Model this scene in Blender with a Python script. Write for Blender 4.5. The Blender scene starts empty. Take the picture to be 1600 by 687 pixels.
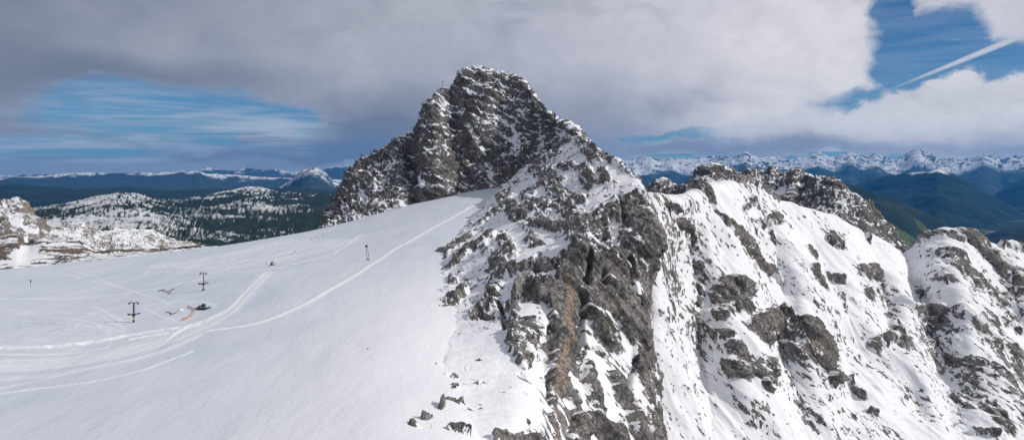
import bpy, bmesh, math, random, time
import numpy as np
from mathutils import Vector, Matrix

# ------------------------------------------------------------------ camera, sky, sun, exposure
F = 1142.0            # focal length in photo pixels (photo is 1600 wide)
HZ = 262.0            # photo row of the horizon
STEP = 1.35           # terrain grid step, in photo pixels
SUN_AZ, SUN_EL = math.radians(102), math.radians(36)   # azimuth clockwise from +Y

scene = bpy.context.scene
cam_d = bpy.data.cameras.new("camera"); cam = bpy.data.objects.new("camera", cam_d)
scene.collection.objects.link(cam); scene.camera = cam
cam.location = (0, 0, 0); cam.rotation_euler = (math.radians(90), 0, 0)
cam_d.sensor_width = 36; cam_d.lens = 36 * F / 1600.0
cam_d.shift_y = -(343.5 - HZ) / 1600.0
cam_d.clip_start = 1; cam_d.clip_end = 200000

scene.view_settings.view_transform = 'Standard'; scene.view_settings.look = 'None'
scene.view_settings.exposure = 0.0; scene.view_settings.gamma = 1; scene.view_settings.use_curve_mapping = False
scene.render.engine = 'CYCLES'
cy = scene.cycles
cy.max_bounces = 4; cy.diffuse_bounces = 3; cy.glossy_bounces = 1; cy.transmission_bounces = 2; cy.volume_bounces = 0
cy.use_denoising = True; cy.transparent_max_bounces = 8
try: cy.denoising_prefilter = 'ACCURATE'
except Exception: pass

def px_dir(u, v):
    """direction (azimuth, elevation) in radians of a place in the sky"""
    az = math.atan((u - 800) / F); el = math.atan((HZ - v) / F * math.cos(az)); return az, el

class NT:
    def __init__(s, nt): s.nt = nt
    def n(s, t, **kw):
        nd = s.nt.nodes.new(t)
        for k, v in kw.items(): setattr(nd, k, v)
        return nd
    def put(s, sock, v):
        if isinstance(v, bpy.types.NodeSocket): s.nt.links.new(v, sock)
        else: sock.default_value = v
    def m(s, op, a, b=None, c=None, clamp=False):
        nd = s.n('ShaderNodeMath', operation=op, use_clamp=clamp); s.put(nd.inputs[0], a)
        if b is not None: s.put(nd.inputs[1], b)
        if c is not None: s.put(nd.inputs[2], c)
        return nd.outputs[0]
    def sstep(s, x, a, b, lo=0.0, hi=1.0):
        nd = s.n('ShaderNodeMapRange', interpolation_type='SMOOTHSTEP')
        s.put(nd.inputs[0], x); nd.inputs[1].default_value = a; nd.inputs[2].default_value = b
        nd.inputs[3].default_value = lo; nd.inputs[4].default_value = hi
        return nd.outputs[0]
    def mix(s, f, a, b, mode='MIX'):
        nd = s.n('ShaderNodeMix', data_type='RGBA', blend_type=mode); s.put(nd.inputs[0], f)
        for sk, v in ((nd.inputs[6], a), (nd.inputs[7], b)):
            if isinstance(v, bpy.types.NodeSocket): s.nt.links.new(v, sk)
            else: sk.default_value = (*v, 1) if len(v) == 3 else v
        return nd.outputs[2]
    def noise(s, vec, scale, detail=5, rough=.55, dist=0.0, lac=2.0):
        nd = s.n('ShaderNodeTexNoise'); s.put(nd.inputs['Vector'], vec)
        nd.inputs['Scale'].default_value = scale; nd.inputs['Detail'].default_value = detail
        nd.inputs['Roughness'].default_value = rough; nd.inputs['Distortion'].default_value = dist
        nd.inputs['Lacunarity'].default_value = lac
        return nd.outputs['Fac']
    def vmul(s, vec, sc, off=(0, 0, 0), rot=(0, 0, 0)):
        nd = s.n('ShaderNodeMapping'); s.put(nd.inputs[0], vec)
        nd.inputs['Scale'].default_value = sc; nd.inputs['Location'].default_value = off; nd.inputs['Rotation'].default_value = rot
        return nd.outputs[0]

# world: Nishita sky with a procedural cloud layer laid out by direction
world = bpy.data.worlds.new("World"); scene.world = world; world.use_nodes = True
W = NT(world.node_tree); W.nt.nodes.clear()
sky = W.n('ShaderNodeTexSky', sky_type='NISHITA'); sky.sun_disc = False
sky.sun_elevation = SUN_EL; sky.sun_rotation = SUN_AZ; sky.altitude = 2700; sky.air_density = 1.0; sky.dust_density = 0.4; sky.ozone_density = 2.5
tc = W.n('ShaderNodeTexCoord'); D = tc.outputs['Generated']
sep = W.n('ShaderNodeSeparateXYZ'); W.put(sep.inputs[0], D)
AZ = W.m('ARCTAN2', sep.outputs[0], sep.outputs[1]); EL = W.m('ARCSINE', sep.outputs[2])
comb = W.n('ShaderNodeCombineXYZ'); W.put(comb.inputs[0], AZ); W.put(comb.inputs[1], EL); AE = comb.outputs[0]
w1 = W.noise(W.vmul(AE, (1, 1.5, 1)), 7, 6, .58); w2 = W.noise(W.vmul(AE, (1, 1.5, 1), (7, 3, 1)), 7, 6, .58)
AZw = W.m('MULTIPLY_ADD', W.m('SUBTRACT', w1, .5), .11, AZ)
ELw = W.m('MULTIPLY_ADD', W.m('SUBTRACT', w2, .5), .075, EL)

f1 = W.noise(W.vmul(AE, (1, 1.3, 1), (1, 9, 0)), 24, 7, .6); f2 = W.noise(W.vmul(AE, (1, 1.3, 1), (11, 2, 0)), 24, 7, .6)
AZf = W.m('MULTIPLY_ADD', W.m('SUBTRACT', f1, .5), .075, AZ); ELf = W.m('MULTIPLY_ADD', W.m('SUBTRACT', f2, .5), .05, EL)
def blob(u, v, ru, rv, rot=0, soft=.5, warp=True):
    """soft ellipse round a sky direction, radii in photo pixels; 1 inside -> 0 outside"""
    a0, e0 = px_dir(u, v); ra = ru / F * math.cos(a0) ** 2; re = rv / F * math.cos(a0)
    A, E = (AZf, ELf) if warp == 2 else ((AZw, ELw) if warp else (AZ, EL))
    dx = W.m('SUBTRACT', A, a0); dy = W.m('SUBTRACT', E, e0)
    c, s_ = math.cos(math.radians(rot)), math.sin(math.radians(rot))
    x = W.m('ADD', W.m('MULTIPLY', dx, c / ra), W.m('MULTIPLY', dy, s_ / ra))
    y = W.m('SUBTRACT', W.m('MULTIPLY', dy, c / re), W.m('MULTIPLY', dx, s_ / re))
    r = W.m('SQRT', W.m('ADD', W.m('MULTIPLY', x, x), W.m('MULTIPLY', y, y)))
    return W.sstep(r, 1 - soft, 1 + soft, 1, 0)
def vmax(l):
    o = l[0]
    for x in l[1:]: o = W.m('MAXIMUM', o, x)
    return o
# holes of blue in the grey deck
holes = vmax([blob(250, 180, 175, 42, 0, .5), blob(385, 200, 130, 38, 0, .45), blob(60, 236, 210, 20, 0, .5), blob(180, 150, 90, 18, 0, .8),
              blob(1460, 85, 105, 75, 0, .35), blob(1545, 112, 120, 45, 0, .45), blob(1360, 160, 95, 24, 12, .6), blob(1400, 30, 45, 50, 0, .4),
              blob(1060, 218, 90, 9, 0, .7), blob(1300, 243, 360, 6, 0, .35, False), blob(560, 263, 60, 8, 0, .6),
              blob(1290, 186, 60, 7, 0, 1.0)])
fine = W.noise(W.vmul(AE, (1, 1.5, 1)), 20, 9, .62, .35)
deck = W.m('SUBTRACT', 1, holes)
# cumulus banks over the holes
whites = vmax([blob(1495, 130, 26, 26, 0, .22, 2), blob(1470, 150, 40, 30, 0, .22, 2), blob(1530, 158, 46, 34, 0, .22, 2), blob(1590, 160, 40, 44, 0, .22, 2), blob(1420, 178, 60, 34, 0, .25, 2), blob(1345, 190, 60, 26, 0, .3, 2), blob(1300, 75, 52, 62, 0, .2, 2), blob(1270, 40, 70, 60, 0, .25, 2), blob(1420, 165, 60, 26, 12, .25), blob(1560, 165, 60, 36, 0, .25), blob(1490, 190, 100, 62, 0, .22), blob(1500, 140, 42, 38, 0, .22), blob(1590, 185, 60, 62, 0, .22), blob(1400, 205, 120, 36, 0, .25),
               blob(1200, 195, 130, 36, 0, .4), blob(1290, 80, 75, 75, 0, .25), blob(1250, 100, 70, 62, 0, .3)])
puffs = vmax([blob(405, 216, 34, 11, 0, .3, 2), blob(440, 210, 32, 14, 0, .3, 2), blob(490, 222, 60, 17, 0, .3, 2), blob(560, 222, 100, 30, 0, .35, 2), blob(350, 240, 60, 8, 0, .35, 2), blob(285, 243, 28, 6, 0, .4, 2), blob(470, 242, 130, 10, 0, .4, 2), blob(330, 253, 330, 11, 0, .45), blob(60, 259, 330, 15, 0, .45),
              blob(600, 215, 80, 40, 0, .4), blob(1060, 232, 100, 11, 0, .45), blob(1350, 232, 330, 9, 0, .4)])
cir_n = W.noise(W.vmul(AE, (1.0, 13, 1), (0, 0, 0), (0, 0, .03)), 5, 7, .6, 0.3)
cirrus = W.m('MULTIPLY', W.m('MULTIPLY', W.sstep(cir_n, .34, .60), W.sstep(EL, .12, .03, .5, 1.1)), W.sstep(AZ, .1, .3, .8, .25))
wisp_n = W.noise(W.vmul(AE, (1.2, 7, 1), (3, 0, 0), (0, 0, .35)), 7, 8, .65, 0.4)
cirR = W.m('MULTIPLY', W.m('MULTIPLY', W.sstep(wisp_n, .5, .78), vmax([blob(1560, 45, 140, 42, -10, .7), blob(1590, 120, 40, 22, 0, .7), blob(1330, 160, 130, 30, 10, .8)])), .9)
cover = vmax([W.sstep(W.m('MULTIPLY_ADD', W.m('SUBTRACT', fine, .5), .5, deck), .12, .92), W.m('MULTIPLY', whites, 1), W.m('MULTIPLY', W.sstep(W.m('MULTIPLY_ADD', W.m('SUBTRACT', fine, .5), .9, puffs), .25, .6), .96), cirrus, cirR])
# contrail
a1, e1 = px_dir(1340, 160); a2, e2 = px_dir(1615, 48)
L_ = math.hypot(a2 - a1, e2 - e1); tx, ty = (a2 - a1) / L_, (e2 - e1) / L_
dx = W.m('SUBTRACT', AZ, a1); dy = W.m('SUBTRACT', EL, e1)
al = W.m('ADD', W.m('MULTIPLY', dx, tx), W.m('MULTIPLY', dy, ty))
pe = W.m('ABSOLUTE', W.m('SUBTRACT', W.m('MULTIPLY', dy, tx), W.m('MULTIPLY', dx, ty)))
wid = W.m('MULTIPLY_ADD', al, .022, .0005)
tr = W.m('MULTIPLY', W.sstep(W.m('DIVIDE', pe, W.m('MAXIMUM', wid, .0002)), .35, 1.3, 1, 0), W.sstep(al, .0, .12))
tr = W.m('MULTIPLY', tr, W.m('MULTIPLY', W.sstep(al, L_ * .98, L_ * 1.2, 1, 0), W.sstep(fine, .2, .5, .55, .85)))
cover = W.m('MAXIMUM', cover, tr)
# cloud tone by direction: dark bluish left, pale right, white lit heaps
tone = W.n('ShaderNodeValToRGB'); el_ = tone.color_ramp.elements
def ta(u): return (px_dir(u, 200)[0] + 1.0) / 2.0
W.put(tone.inputs[0], W.m('MULTIPLY_ADD', W.m('MULTIPLY_ADD', W.m('SUBTRACT', w1, .5), .25, AZ), .5, .5))
el_[0].position = 0.0; el_[0].color = (.35, .37, .42, 1)
el_[1].position = 1.0; el_[1].color = (.55, .55, .60, 1)
for p, c in ((ta(-50), (.175, .20, .27)), (ta(200), (.25, .28, .35)), (ta(450), (.35, .37, .435)), (ta(800), (.50, .51, .585)), (ta(1100), (.68, .67, .74)), (ta(1300), (.76, .75, .80)), (ta(1600), (.66, .66, .71))):
    e = el_.new(p); e.color = (*c, 1)
col = tone.outputs[0]
sh = W.noise(W.vmul(AE, (1, 1.8, 1), (2, 5, 0)), 3.2, 4, .5)
col = W.mix(W.sstep(sh, .35, .7, .0, .32), col, (.62, .61, .66))
bil = W.noise(W.vmul(AE, (1, 1.9, 1), (4, 8, 0)), 9, 7, .58, .6)
col = W.mix(W.sstep(bil, .5, .28, .0, .30), col, (.20, .215, .27))
col = W.mix(W.m('MULTIPLY', W.sstep(bil, .52, .75, .0, .40), W.sstep(AZ, -.4, .3, .3, 1)), col, (.72, .71, .74))
lowdark = vmax([blob(500, 232, 190, 34, 0, .5, 2), blob(620, 190, 110, 50, 0, .9), blob(180, 120, 240, 30, 0, .9)])
col = W.mix(W.m('MULTIPLY', lowdark, .8), col, (.165, .20, .265))
col = W.mix(W.m('MULTIPLY', W.sstep(puffs, .3, .8), W.sstep(AZ, -.05, .05, .75, .2)), col, (.185, .215, .28))
base_dark = vmax([blob(1080, 231, 150, 14, 0, .7), blob(1330, 226, 330, 13, 0, .8), blob(900, 200, 160, 60, 0, .9)])
col = W.mix(W.m('MULTIPLY', base_dark, .75), col, (.27, .295, .35))
lit = vmax([blob(1500, 128, 34, 26, 0, .5, 2), blob(1590, 150, 45, 34, 0, .5, 2), blob(1310, 75, 60, 66, 0, .6, 2), blob(1440, 190, 170, 42, 0, .5), blob(1500, 140, 45, 38, 0, .5), blob(1480, 175, 130, 40, 0, .6), blob(1590, 165, 60, 40, 0, .6), blob(1250, 85, 110, 90, 0, .8), blob(1180, 190, 110, 24, 0, .8)])
col = W.mix(W.m('MULTIPLY', lit, W.sstep(fine, .3, .6, .7, 1)), col, (.80, .78, .80))
col = W.mix(W.sstep(fine, .3, .75, .16, .0), col, (.2, .22, .28))
col = W.mix(W.m('MULTIPLY', W.m('MULTIPLY', cirrus, holes), 1.0), col, (.55, .62, .70))
lowl = W.m('MULTIPLY', blob(100, 262, 470, 15, 0, .5), .95)
col = W.mix(lowl, col, (.31, .36, .45))
SKY_STR = 0.062
skyc = W.mix(1.0, sky.outputs[0], (SKY_STR * .42, SKY_STR * .84, SKY_STR * 1.10), 'MULTIPLY')
skyc = W.mix(W.sstep(EL, .075, .0, 0, .55), skyc, (.20, .34, .44))
outc = W.mix(cover, skyc, col)
bg = W.n('ShaderNodeBackground'); W.put(bg.inputs[0], outc); bg.inputs[1].default_value = 1.0
ow = W.n('ShaderNodeOutputWorld'); W.nt.links.new(bg.outputs[0], ow.inputs[0])

sun_d = bpy.data.lights.new("sun", 'SUN'); sun_d.energy = 3.0; sun_d.angle = math.radians(0.6); sun_d.color = (1.0, .955, .89)
sun = bpy.data.objects.new("sun", sun_d); scene.collection.objects.link(sun)
sd = Vector((math.sin(SUN_AZ) * math.cos(SUN_EL), math.cos(SUN_AZ) * math.cos(SUN_EL), math.sin(SUN_EL)))
sun.rotation_euler = sd.to_track_quat('Z', 'Y').to_euler(); sun.location = sd * 500

# ------------------------------------------------------------------ helpers
COL = scene.collection
def P3(u, v, Y): return ((u - 800) * Y / F, float(Y), (HZ - v) * Y / F)
rng0 = np.random.default_rng(7)
_G = rng0.normal(size=(32, 32, 32, 3)).astype(np.float32); _G /= np.linalg.norm(_G, axis=-1, keepdims=True)
_G = _G.reshape(-1, 3)
from concurrent.futures import ThreadPoolExecutor
_pool = ThreadPoolExecutor(4)
def perlin(p, off=0.0):
    f = p.reshape(-1, 3)
    if len(f) < 60000: return _perlin(f, off).reshape(p.shape[:-1])
    return np.concatenate(list(_pool.map(lambda c: _perlin(c, off), np.array_split(f, max(4, len(f) // 30000))))).reshape(p.shape[:-1])
def _perlin(p, off=0.0):
    p = p.astype(np.float32) + np.float32(off)
    i = np.floor(p).astype(np.int32); f = p - i; i &= 31
    w = f * f * f * (f * (f * 6 - 15) + 10)
    out = np.zeros(p.shape[:-1], np.float32)
    for dx in (0, 1):
        ix = ((i[..., 0] + dx) & 31) * 1024; wx = w[..., 0] if dx else 1 - w[..., 0]; fx = f[..., 0] - dx
        for dy in (0, 1):
            iy = ix + ((i[..., 1] + dy) & 31) * 32; wy = wx * (w[..., 1] if dy else 1 - w[..., 1]); fy = f[..., 1] - dy
            for dz in (0, 1):
                g = _G[iy + ((i[..., 2] + dz) & 31)]
                out += wy * (w[..., 2] if dz else 1 - w[..., 2]) * (g[..., 0] * fx + g[..., 1] * fy + g[..., 2] * (f[..., 2] - dz))
    return out * 1.5
def fbm(p, scale, octv=4, gain=.5, off=0.0, sc=(1, 1, 1)):
    q = p * (np.array(sc, np.float32) / np.float32(scale)); o = 0; a = 1.0
    for k in range(octv): o = o + a * perlin(q, off + 13.7 * k); q = q * 2.03; a *= gain
    return o
def ridged(p, scale, octv=4, gain=.5, off=0.0, sc=(1, 1, 1)):
    q = p * (np.array(sc, np.float32) / np.float32(scale)); o = 0; a = 1.0; n = 0
    for k in range(octv):
        o = o + a * (1 - 2 * np.abs(perlin(q, off + 9.1 * k))); n += a; q = q * 2.07; a *= gain
    return o / n
def sstep(x, a, b):
    t = np.clip((x - a) / (b - a), 0, 1); return t * t * (3 - 2 * t)
def rotaxes(p, d1, d2):
    """coordinates of p in the frame d1, d2, d1 x d2"""
    a = np.array(d1, float); a /= np.linalg.norm(a); b = np.array(d2, float); b -= a * a.dot(b); b /= np.linalg.norm(b); c = np.cross(a, b)
    return p @ np.stack([a, b, c], 1).astype(np.float32)
def blur1(A, r, axis):
    if r < 1: return A
    A = np.moveaxis(A, axis, 0); n = A.shape[0]
    for _ in range(2):
        Pd = np.concatenate([np.repeat(A[:1], r, 0) * 1.0, A, np.repeat(A[-1:], r, 0)], 0)
        # linear extension keeps the rims from curling
        for k in range(r):
            Pd[r - 1 - k] = A[0] * 2 - A[min(k + 1, n - 1)]; Pd[r + n + k] = A[-1] * 2 - A[max(n - 2 - k, 0)]
        cs = np.cumsum(np.concatenate([np.zeros((1,) + Pd.shape[1:]), Pd], 0), 0)
        A = (cs[2 * r + 1:] - cs[:-(2 * r + 1)]) / (2 * r + 1)
    return np.moveaxis(A, 0, axis)
def loft(rows, step=None, blur=(5, 5), minseg=3, maxseg=400, world=False):
    """rows of (u,v,Y) control points (equal counts) -> dense grid of points"""
    step = step or STEP
    R = np.array(rows, float)
    Pw = R.copy() if world else np.stack([(R[..., 0] - 800) * R[..., 2] / F, R[..., 2], (HZ - R[..., 1]) * R[..., 2] / F], -1)
    pu = 800 + F * Pw[..., 0] / Pw[..., 1]; pv = HZ - F * Pw[..., 2] / Pw[..., 1]
    def up(A, seg, ax):
        A = np.moveaxis(A, ax, 0); out = []
        for k, n in enumerate(seg):
            t = (np.arange(n) / n).reshape((-1,) + (1,) * (A.ndim - 1)); out.append(A[k] * (1 - t) + A[k + 1] * t)
        out.append(A[-1:]); return np.moveaxis(np.concatenate(out, 0), 0, ax)
    d0 = np.hypot(np.diff(pu, axis=0), np.diff(pv, axis=0)); d1 = np.hypot(np.diff(pu, axis=1), np.diff(pv, axis=1))
    s0 = [int(min(maxseg, max(minseg, round(np.percentile(d0[k], 80) / step)))) for k in range(d0.shape[0])]
    s1 = [int(min(maxseg, max(minseg, round(np.percentile(d1[:, k], 80) / step)))) for k in range(d1.shape[1])]
    G = up(up(Pw, s0, 0), s1, 1)
    G = blur1(blur1(G, blur[0], 0), blur[1], 1)
    return G.astype(np.float32)
def normals(G):
    a = np.gradient(G, axis=0); b = np.gradient(G, axis=1); n = np.cross(b, a)
    n /= np.linalg.norm(n, axis=-1, keepdims=True) + 1e-9
    if n[..., 2].mean() < 0: n = -n
    return n.astype(np.float32)
def proj(G): return 800 + F * G[..., 0] / G[..., 1], HZ - F * G[..., 2] / G[..., 1]
class Finder:
    """finds the surface point of a sheet seen at a place of the view"""
    def __init__(s, G, N=None):
        N = normals(G) if N is None else N
        s.G = G.reshape(-1, 3); u, v = proj(G); s.u = u.ravel(); s.v = v.ravel()
        s.facing = ((N * G).sum(-1) < 0).ravel()
    def __call__(s, u, v, need=True):
        d = (s.u - u) ** 2 + (s.v - v) ** 2 + (np.where(s.facing, 0, 400) if need else 0)
        m = d.min(); c = np.where(d < m + 2.0)[0]
        return s.G[c[np.argmin(s.G[c, 1])]]
def seg_dist(G, a, b):
    ab = b - a; L = float(ab @ ab) + 1e-6
    t = np.clip(((G - a) @ ab) / L, 0, 1)[..., None]
    return np.linalg.norm(G - (a + t * ab), axis=-1), t[..., 0]
def capsules(G, finder, caps, warp, wamt=.45):
    """union of outcrops: each (u1,v1,u2,v2,radius px,strength)"""
    M = np.zeros(G.shape[:2], np.float32)
    for c in caps:
        u1, v1, u2, v2, r = c[:5]; s = c[5] if len(c) > 5 else 1.0
        a = finder(u1, v1); b = finder(u2, v2); rad = r * (a[1] + b[1]) / 2 / F
        lo = np.minimum(a, b) - 2.6 * rad; hi = np.maximum(a, b) + 2.6 * rad
        bx = ((G > lo) & (G < hi)).all(-1); ri = np.where(bx.any(1))[0]; ci = np.where(bx.any(0))[0]
        if not len(ri): continue
        sl_ = (slice(ri[0], ri[-1] + 1), slice(ci[0], ci[-1] + 1))
        d, _ = seg_dist(G[sl_], a, b)
        M[sl_] = np.maximum(M[sl_], s * (1 - sstep(d / rad + warp[sl_] * wamt, .35, 1.45)))
    return M
def make_obj(name, me, mat=None, parent=None):
    o = bpy.data.objects.new(name, me); COL.objects.link(o)
    if mat is not None: me.materials.append(mat)
    if parent is not None: o.parent = parent
    return o
def grid_obj(name, G, mat, attrs=None, smooth=True, kind='structure', label=None, cat=None):
    ny, nx = G.shape[:2]; me = bpy.data.meshes.new(name)
    idx = np.arange(ny * nx, dtype=np.int32).reshape(ny, nx)
    q = np.stack([idx[:-1, :-1], idx[:-1, 1:], idx[1:, 1:], idx[1:, :-1]], -1).reshape(-1, 4)
    n = np.cross(G[:-1, 1:] - G[:-1, :-1], G[1:, :-1] - G[:-1, :-1])
    if n[..., 2].mean() < 0: q = q[:, ::-1]
    me.vertices.add(ny * nx); me.vertices.foreach_set('co', np.ascontiguousarray(G, np.float32).ravel())
    me.loops.add(q.size); me.loops.foreach_set('vertex_index', np.ascontiguousarray(q).ravel())
    me.polygons.add(len(q)); me.polygons.foreach_set('loop_start', np.arange(0, q.size, 4, dtype=np.int32))
    me.polygons.foreach_set('loop_total', np.full(len(q), 4, np.int32))
    me.polygons.foreach_set('use_smooth', np.full(len(q), smooth))
    for k, a in (attrs or {}).items():
        if a.ndim == 3:
            at = me.attributes.new(k, 'FLOAT_COLOR', 'POINT'); c = np.ones((ny * nx, 4), np.float32); c[:, :3] = a.reshape(-1, 3); at.data.foreach_set('color', c.ravel())
        else:
            at = me.attributes.new(k, 'FLOAT', 'POINT'); at.data.foreach_set('value', np.ascontiguousarray(a, np.float32).ravel())
    me.update(calc_edges=True)
    o = make_obj(name, me, mat); o['kind'] = kind
    if label: o['label'] = label
    if cat: o['category'] = cat
    return o

# ------------------------------------------------------------------ materials
def frame(N, P, d1, d2, st):
    a = Vector(d1).normalized(); b = Vector(d2); b = (b - a * b.dot(a)).normalized(); c = a.cross(b); o = N.n('ShaderNodeCombineXYZ')
    for k, (ax, s_) in enumerate(zip((a, b, c), st)):
        nd = N.n('ShaderNodeVectorMath', operation='DOT_PRODUCT'); N.put(nd.inputs[0], P); nd.inputs[1].default_value = ax * s_; N.nt.links.new(nd.outputs['Value'], o.inputs[k])
    return o.outputs[0]
def new_mat(name):
    m = bpy.data.materials.new(name); m.use_nodes = True; N = NT(m.node_tree)
    b = m.node_tree.nodes['Principled BSDF']; return m, N, b
def mat_rocksnow(name, sc=1.0, dark=(.125, .12, .115), light=(.43, .41, .385), warm=(.47, .36, .275), stretch=(.3, 1, 1), snow=(.80, .81, .84), d1=(.6, -.15, -.75), d2=(.3, 1, .1)):
    """rock under snow; the 'rock' attribute says where rock lies bare, 'warm' where it is rust coloured"""
    m, N, b = new_mat(name)
    g = N.n('ShaderNodeNewGeometry'); P = g.outputs['Position']
    at = N.n('ShaderNodeAttribute', attribute_name='rock'); aw = N.n('ShaderNodeAttribute', attribute_name='warm')
    n1 = N.noise(P, .42 / sc, 6, .62); FR = frame(N, P, d1, d2, stretch); n2 = N.noise(FR, .16 / sc, 6, .62); n3 = N.noise(P, .03 / sc, 4, .55)
    vor = N.n('ShaderNodeTexVoronoi', feature='F1'); N.put(vor.inputs['Vector'], FR); vor.inputs['Scale'].default_value = .22 / sc
    b0 = N.n('ShaderNodeBump'); b0.inputs['Distance'].default_value = 1.0
    N.put(b0.inputs['Height'], N.m('MULTIPLY', N.m('ADD', N.m('ADD', n1, N.m('MULTIPLY', n2, 1.8)), N.m('MULTIPLY', vor.outputs['Distance'], -.5)), 3.4 * sc))
    sx = N.n('ShaderNodeSeparateXYZ'); N.nt.links.new(b0.outputs[0], sx.inputs[0])
    sg = N.n('ShaderNodeSeparateXYZ'); N.nt.links.new(g.outputs['Normal'], sg.inputs[0])
    vc = N.n('ShaderNodeTexVoronoi', feature='DISTANCE_TO_EDGE'); N.put(vc.inputs['Vector'], N.vmul(P, (1, 1, .6), (5, 2, 1), (0, .5, 0))); vc.inputs['Scale'].default_value = .30 / sc
    micro = N.m('SUBTRACT', sg.outputs[2], sx.outputs[2])          # small faces turned up hold snow
    r = N.m('ADD', N.m('ADD', at.outputs['Fac'], N.m('MULTIPLY', micro, 1.5)), N.m('ADD', N.m('MULTIPLY', N.m('SUBTRACT', n1, .5), .6), N.m('MULTIPLY', N.m('SUBTRACT', N.noise(FR, .75 / sc, 4, .62), .5), 1.15)))
    mask = N.sstep(r, -.05, .05)
    rc = N.mix(N.sstep(n2, .33, .66), dark, light)
    rc = N.mix(N.sstep(n3, .42, .68, 0, .55), rc, (.26, .235, .21))
    wm = N.m('MULTIPLY', N.sstep(N.m('ADD', aw.outputs['Fac'], N.m('MULTIPLY', N.m('SUBTRACT', n2, .5), 2.4)), .35, 1.0), .75)
    rc = N.mix(wm, rc, warm)
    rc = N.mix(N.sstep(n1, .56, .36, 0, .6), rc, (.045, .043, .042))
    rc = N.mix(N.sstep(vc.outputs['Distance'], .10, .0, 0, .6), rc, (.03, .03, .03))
    c = N.mix(mask, snow, rc); N.put(b.inputs['Base Color'], c)
    N.put(b.inputs['Roughness'], N.m('MULTIPLY_ADD', mask, .3, .6)); b.inputs['Specular IOR Level'].default_value = .18
    bm = N.n('ShaderNodeBump'); bm.inputs['Strength'].default_value = 1.0; bm.inputs['Distance'].default_value = 1.0
    h = N.m('MULTIPLY', N.m('MULTIPLY', N.m('ADD', N.m('ADD', n1, N.m('MULTIPLY', n2, 1.6)), N.m('MULTIPLY', vor.outputs['Distance'], -.5)), 2.6 * sc), N.m('MULTIPLY_ADD', mask, .96, .04))
    h = N.m('ADD', h, N.m('MULTIPLY', N.sstep(r, .12, -.12), .22 * sc))
    N.put(bm.inputs['Height'], h); N.nt.links.new(bm.outputs[0], b.inputs['Normal'])
    return m
def mat_glacier():
    m, N, b = new_mat('glacier_snow')
    g = N.n('ShaderNodeNewGeometry'); P = g.outputs['Position']
    at = N.n('ShaderNodeAttribute', attribute_name='track'); ad = N.n('ShaderNodeAttribute', attribute_name='dirt')
    n1 = N.noise(P, .5, 5, .6); n2 = N.noise(N.vmul(P, (1, .35, 1), (0, 0, 0), (0, 0, .5)), .06, 5, .6); n3 = N.noise(P, .012, 4, .5)
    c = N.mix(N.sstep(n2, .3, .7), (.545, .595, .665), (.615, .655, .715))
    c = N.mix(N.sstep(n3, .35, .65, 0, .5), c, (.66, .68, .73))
    af = N.n('ShaderNodeAttribute', attribute_name='pale_mix')
    c = N.mix(af.outputs['Fac'], c, (.79, .80, .835))  # snow colour blended paler towards the spur and the near foreground
    c = N.mix(N.m('MULTIPLY', at.outputs['Fac'], N.sstep(n1, .3, .65, .7, 1.1), clamp=True), c, (.90, .905, .915))
    c = N.mix(N.m('MULTIPLY', ad.outputs['Fac'], N.sstep(n1, .4, .6), clamp=True), c, (.36, .36, .37))
    N.put(b.inputs['Base Color'], c); b.inputs['Roughness'].default_value = .55; b.inputs['Specular IOR Level'].default_value = .2
    bm = N.n('ShaderNodeBump'); bm.inputs['Distance'].default_value = 1.0; bm.inputs['Strength'].default_value = 1
    N.put(bm.inputs['Height'], N.m('ADD', N.m('MULTIPLY', n1, .12), N.m('MULTIPLY', n2, .9))); N.nt.links.new(bm.outputs[0], b.inputs['Normal'])
    return m
def mat_far(name, sc):
    m, N, b = new_mat(name)
    g = N.n('ShaderNodeNewGeometry'); P = g.outputs['Position']
    at = N.n('ShaderNodeAttribute', attribute_name='col')
    n1 = N.noise(P, 1 / sc, 5, .6)
    c = N.mix(1.0, at.outputs['Color'], N.mix(N.sstep(n1, .3, .7), (.72, .72, .72), (1.15, 1.15, 1.15)), 'MULTIPLY')
    N.put(b.inputs['Base Color'], c); b.inputs['Roughness'].default_value = .9; b.inputs['Specular IOR Level'].default_value = .1
    return m
def flat(name, col, rough=.6, metal=0.0, var=.25, sc=2.0):
    m, N, b = new_mat(name)
    g = N.n('ShaderNodeNewGeometry'); n1 = N.noise(g.outputs['Position'], sc, 4, .6)
    a = tuple(x * (1 - var) for x in col); c = tuple(min(1, x * (1 + var)) for x in col)
    N.put(b.inputs['Base Color'], N.mix(n1, a, c)); b.inputs['Roughness'].default_value = rough; b.inputs['Metallic'].default_value = metal
    return m

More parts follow.
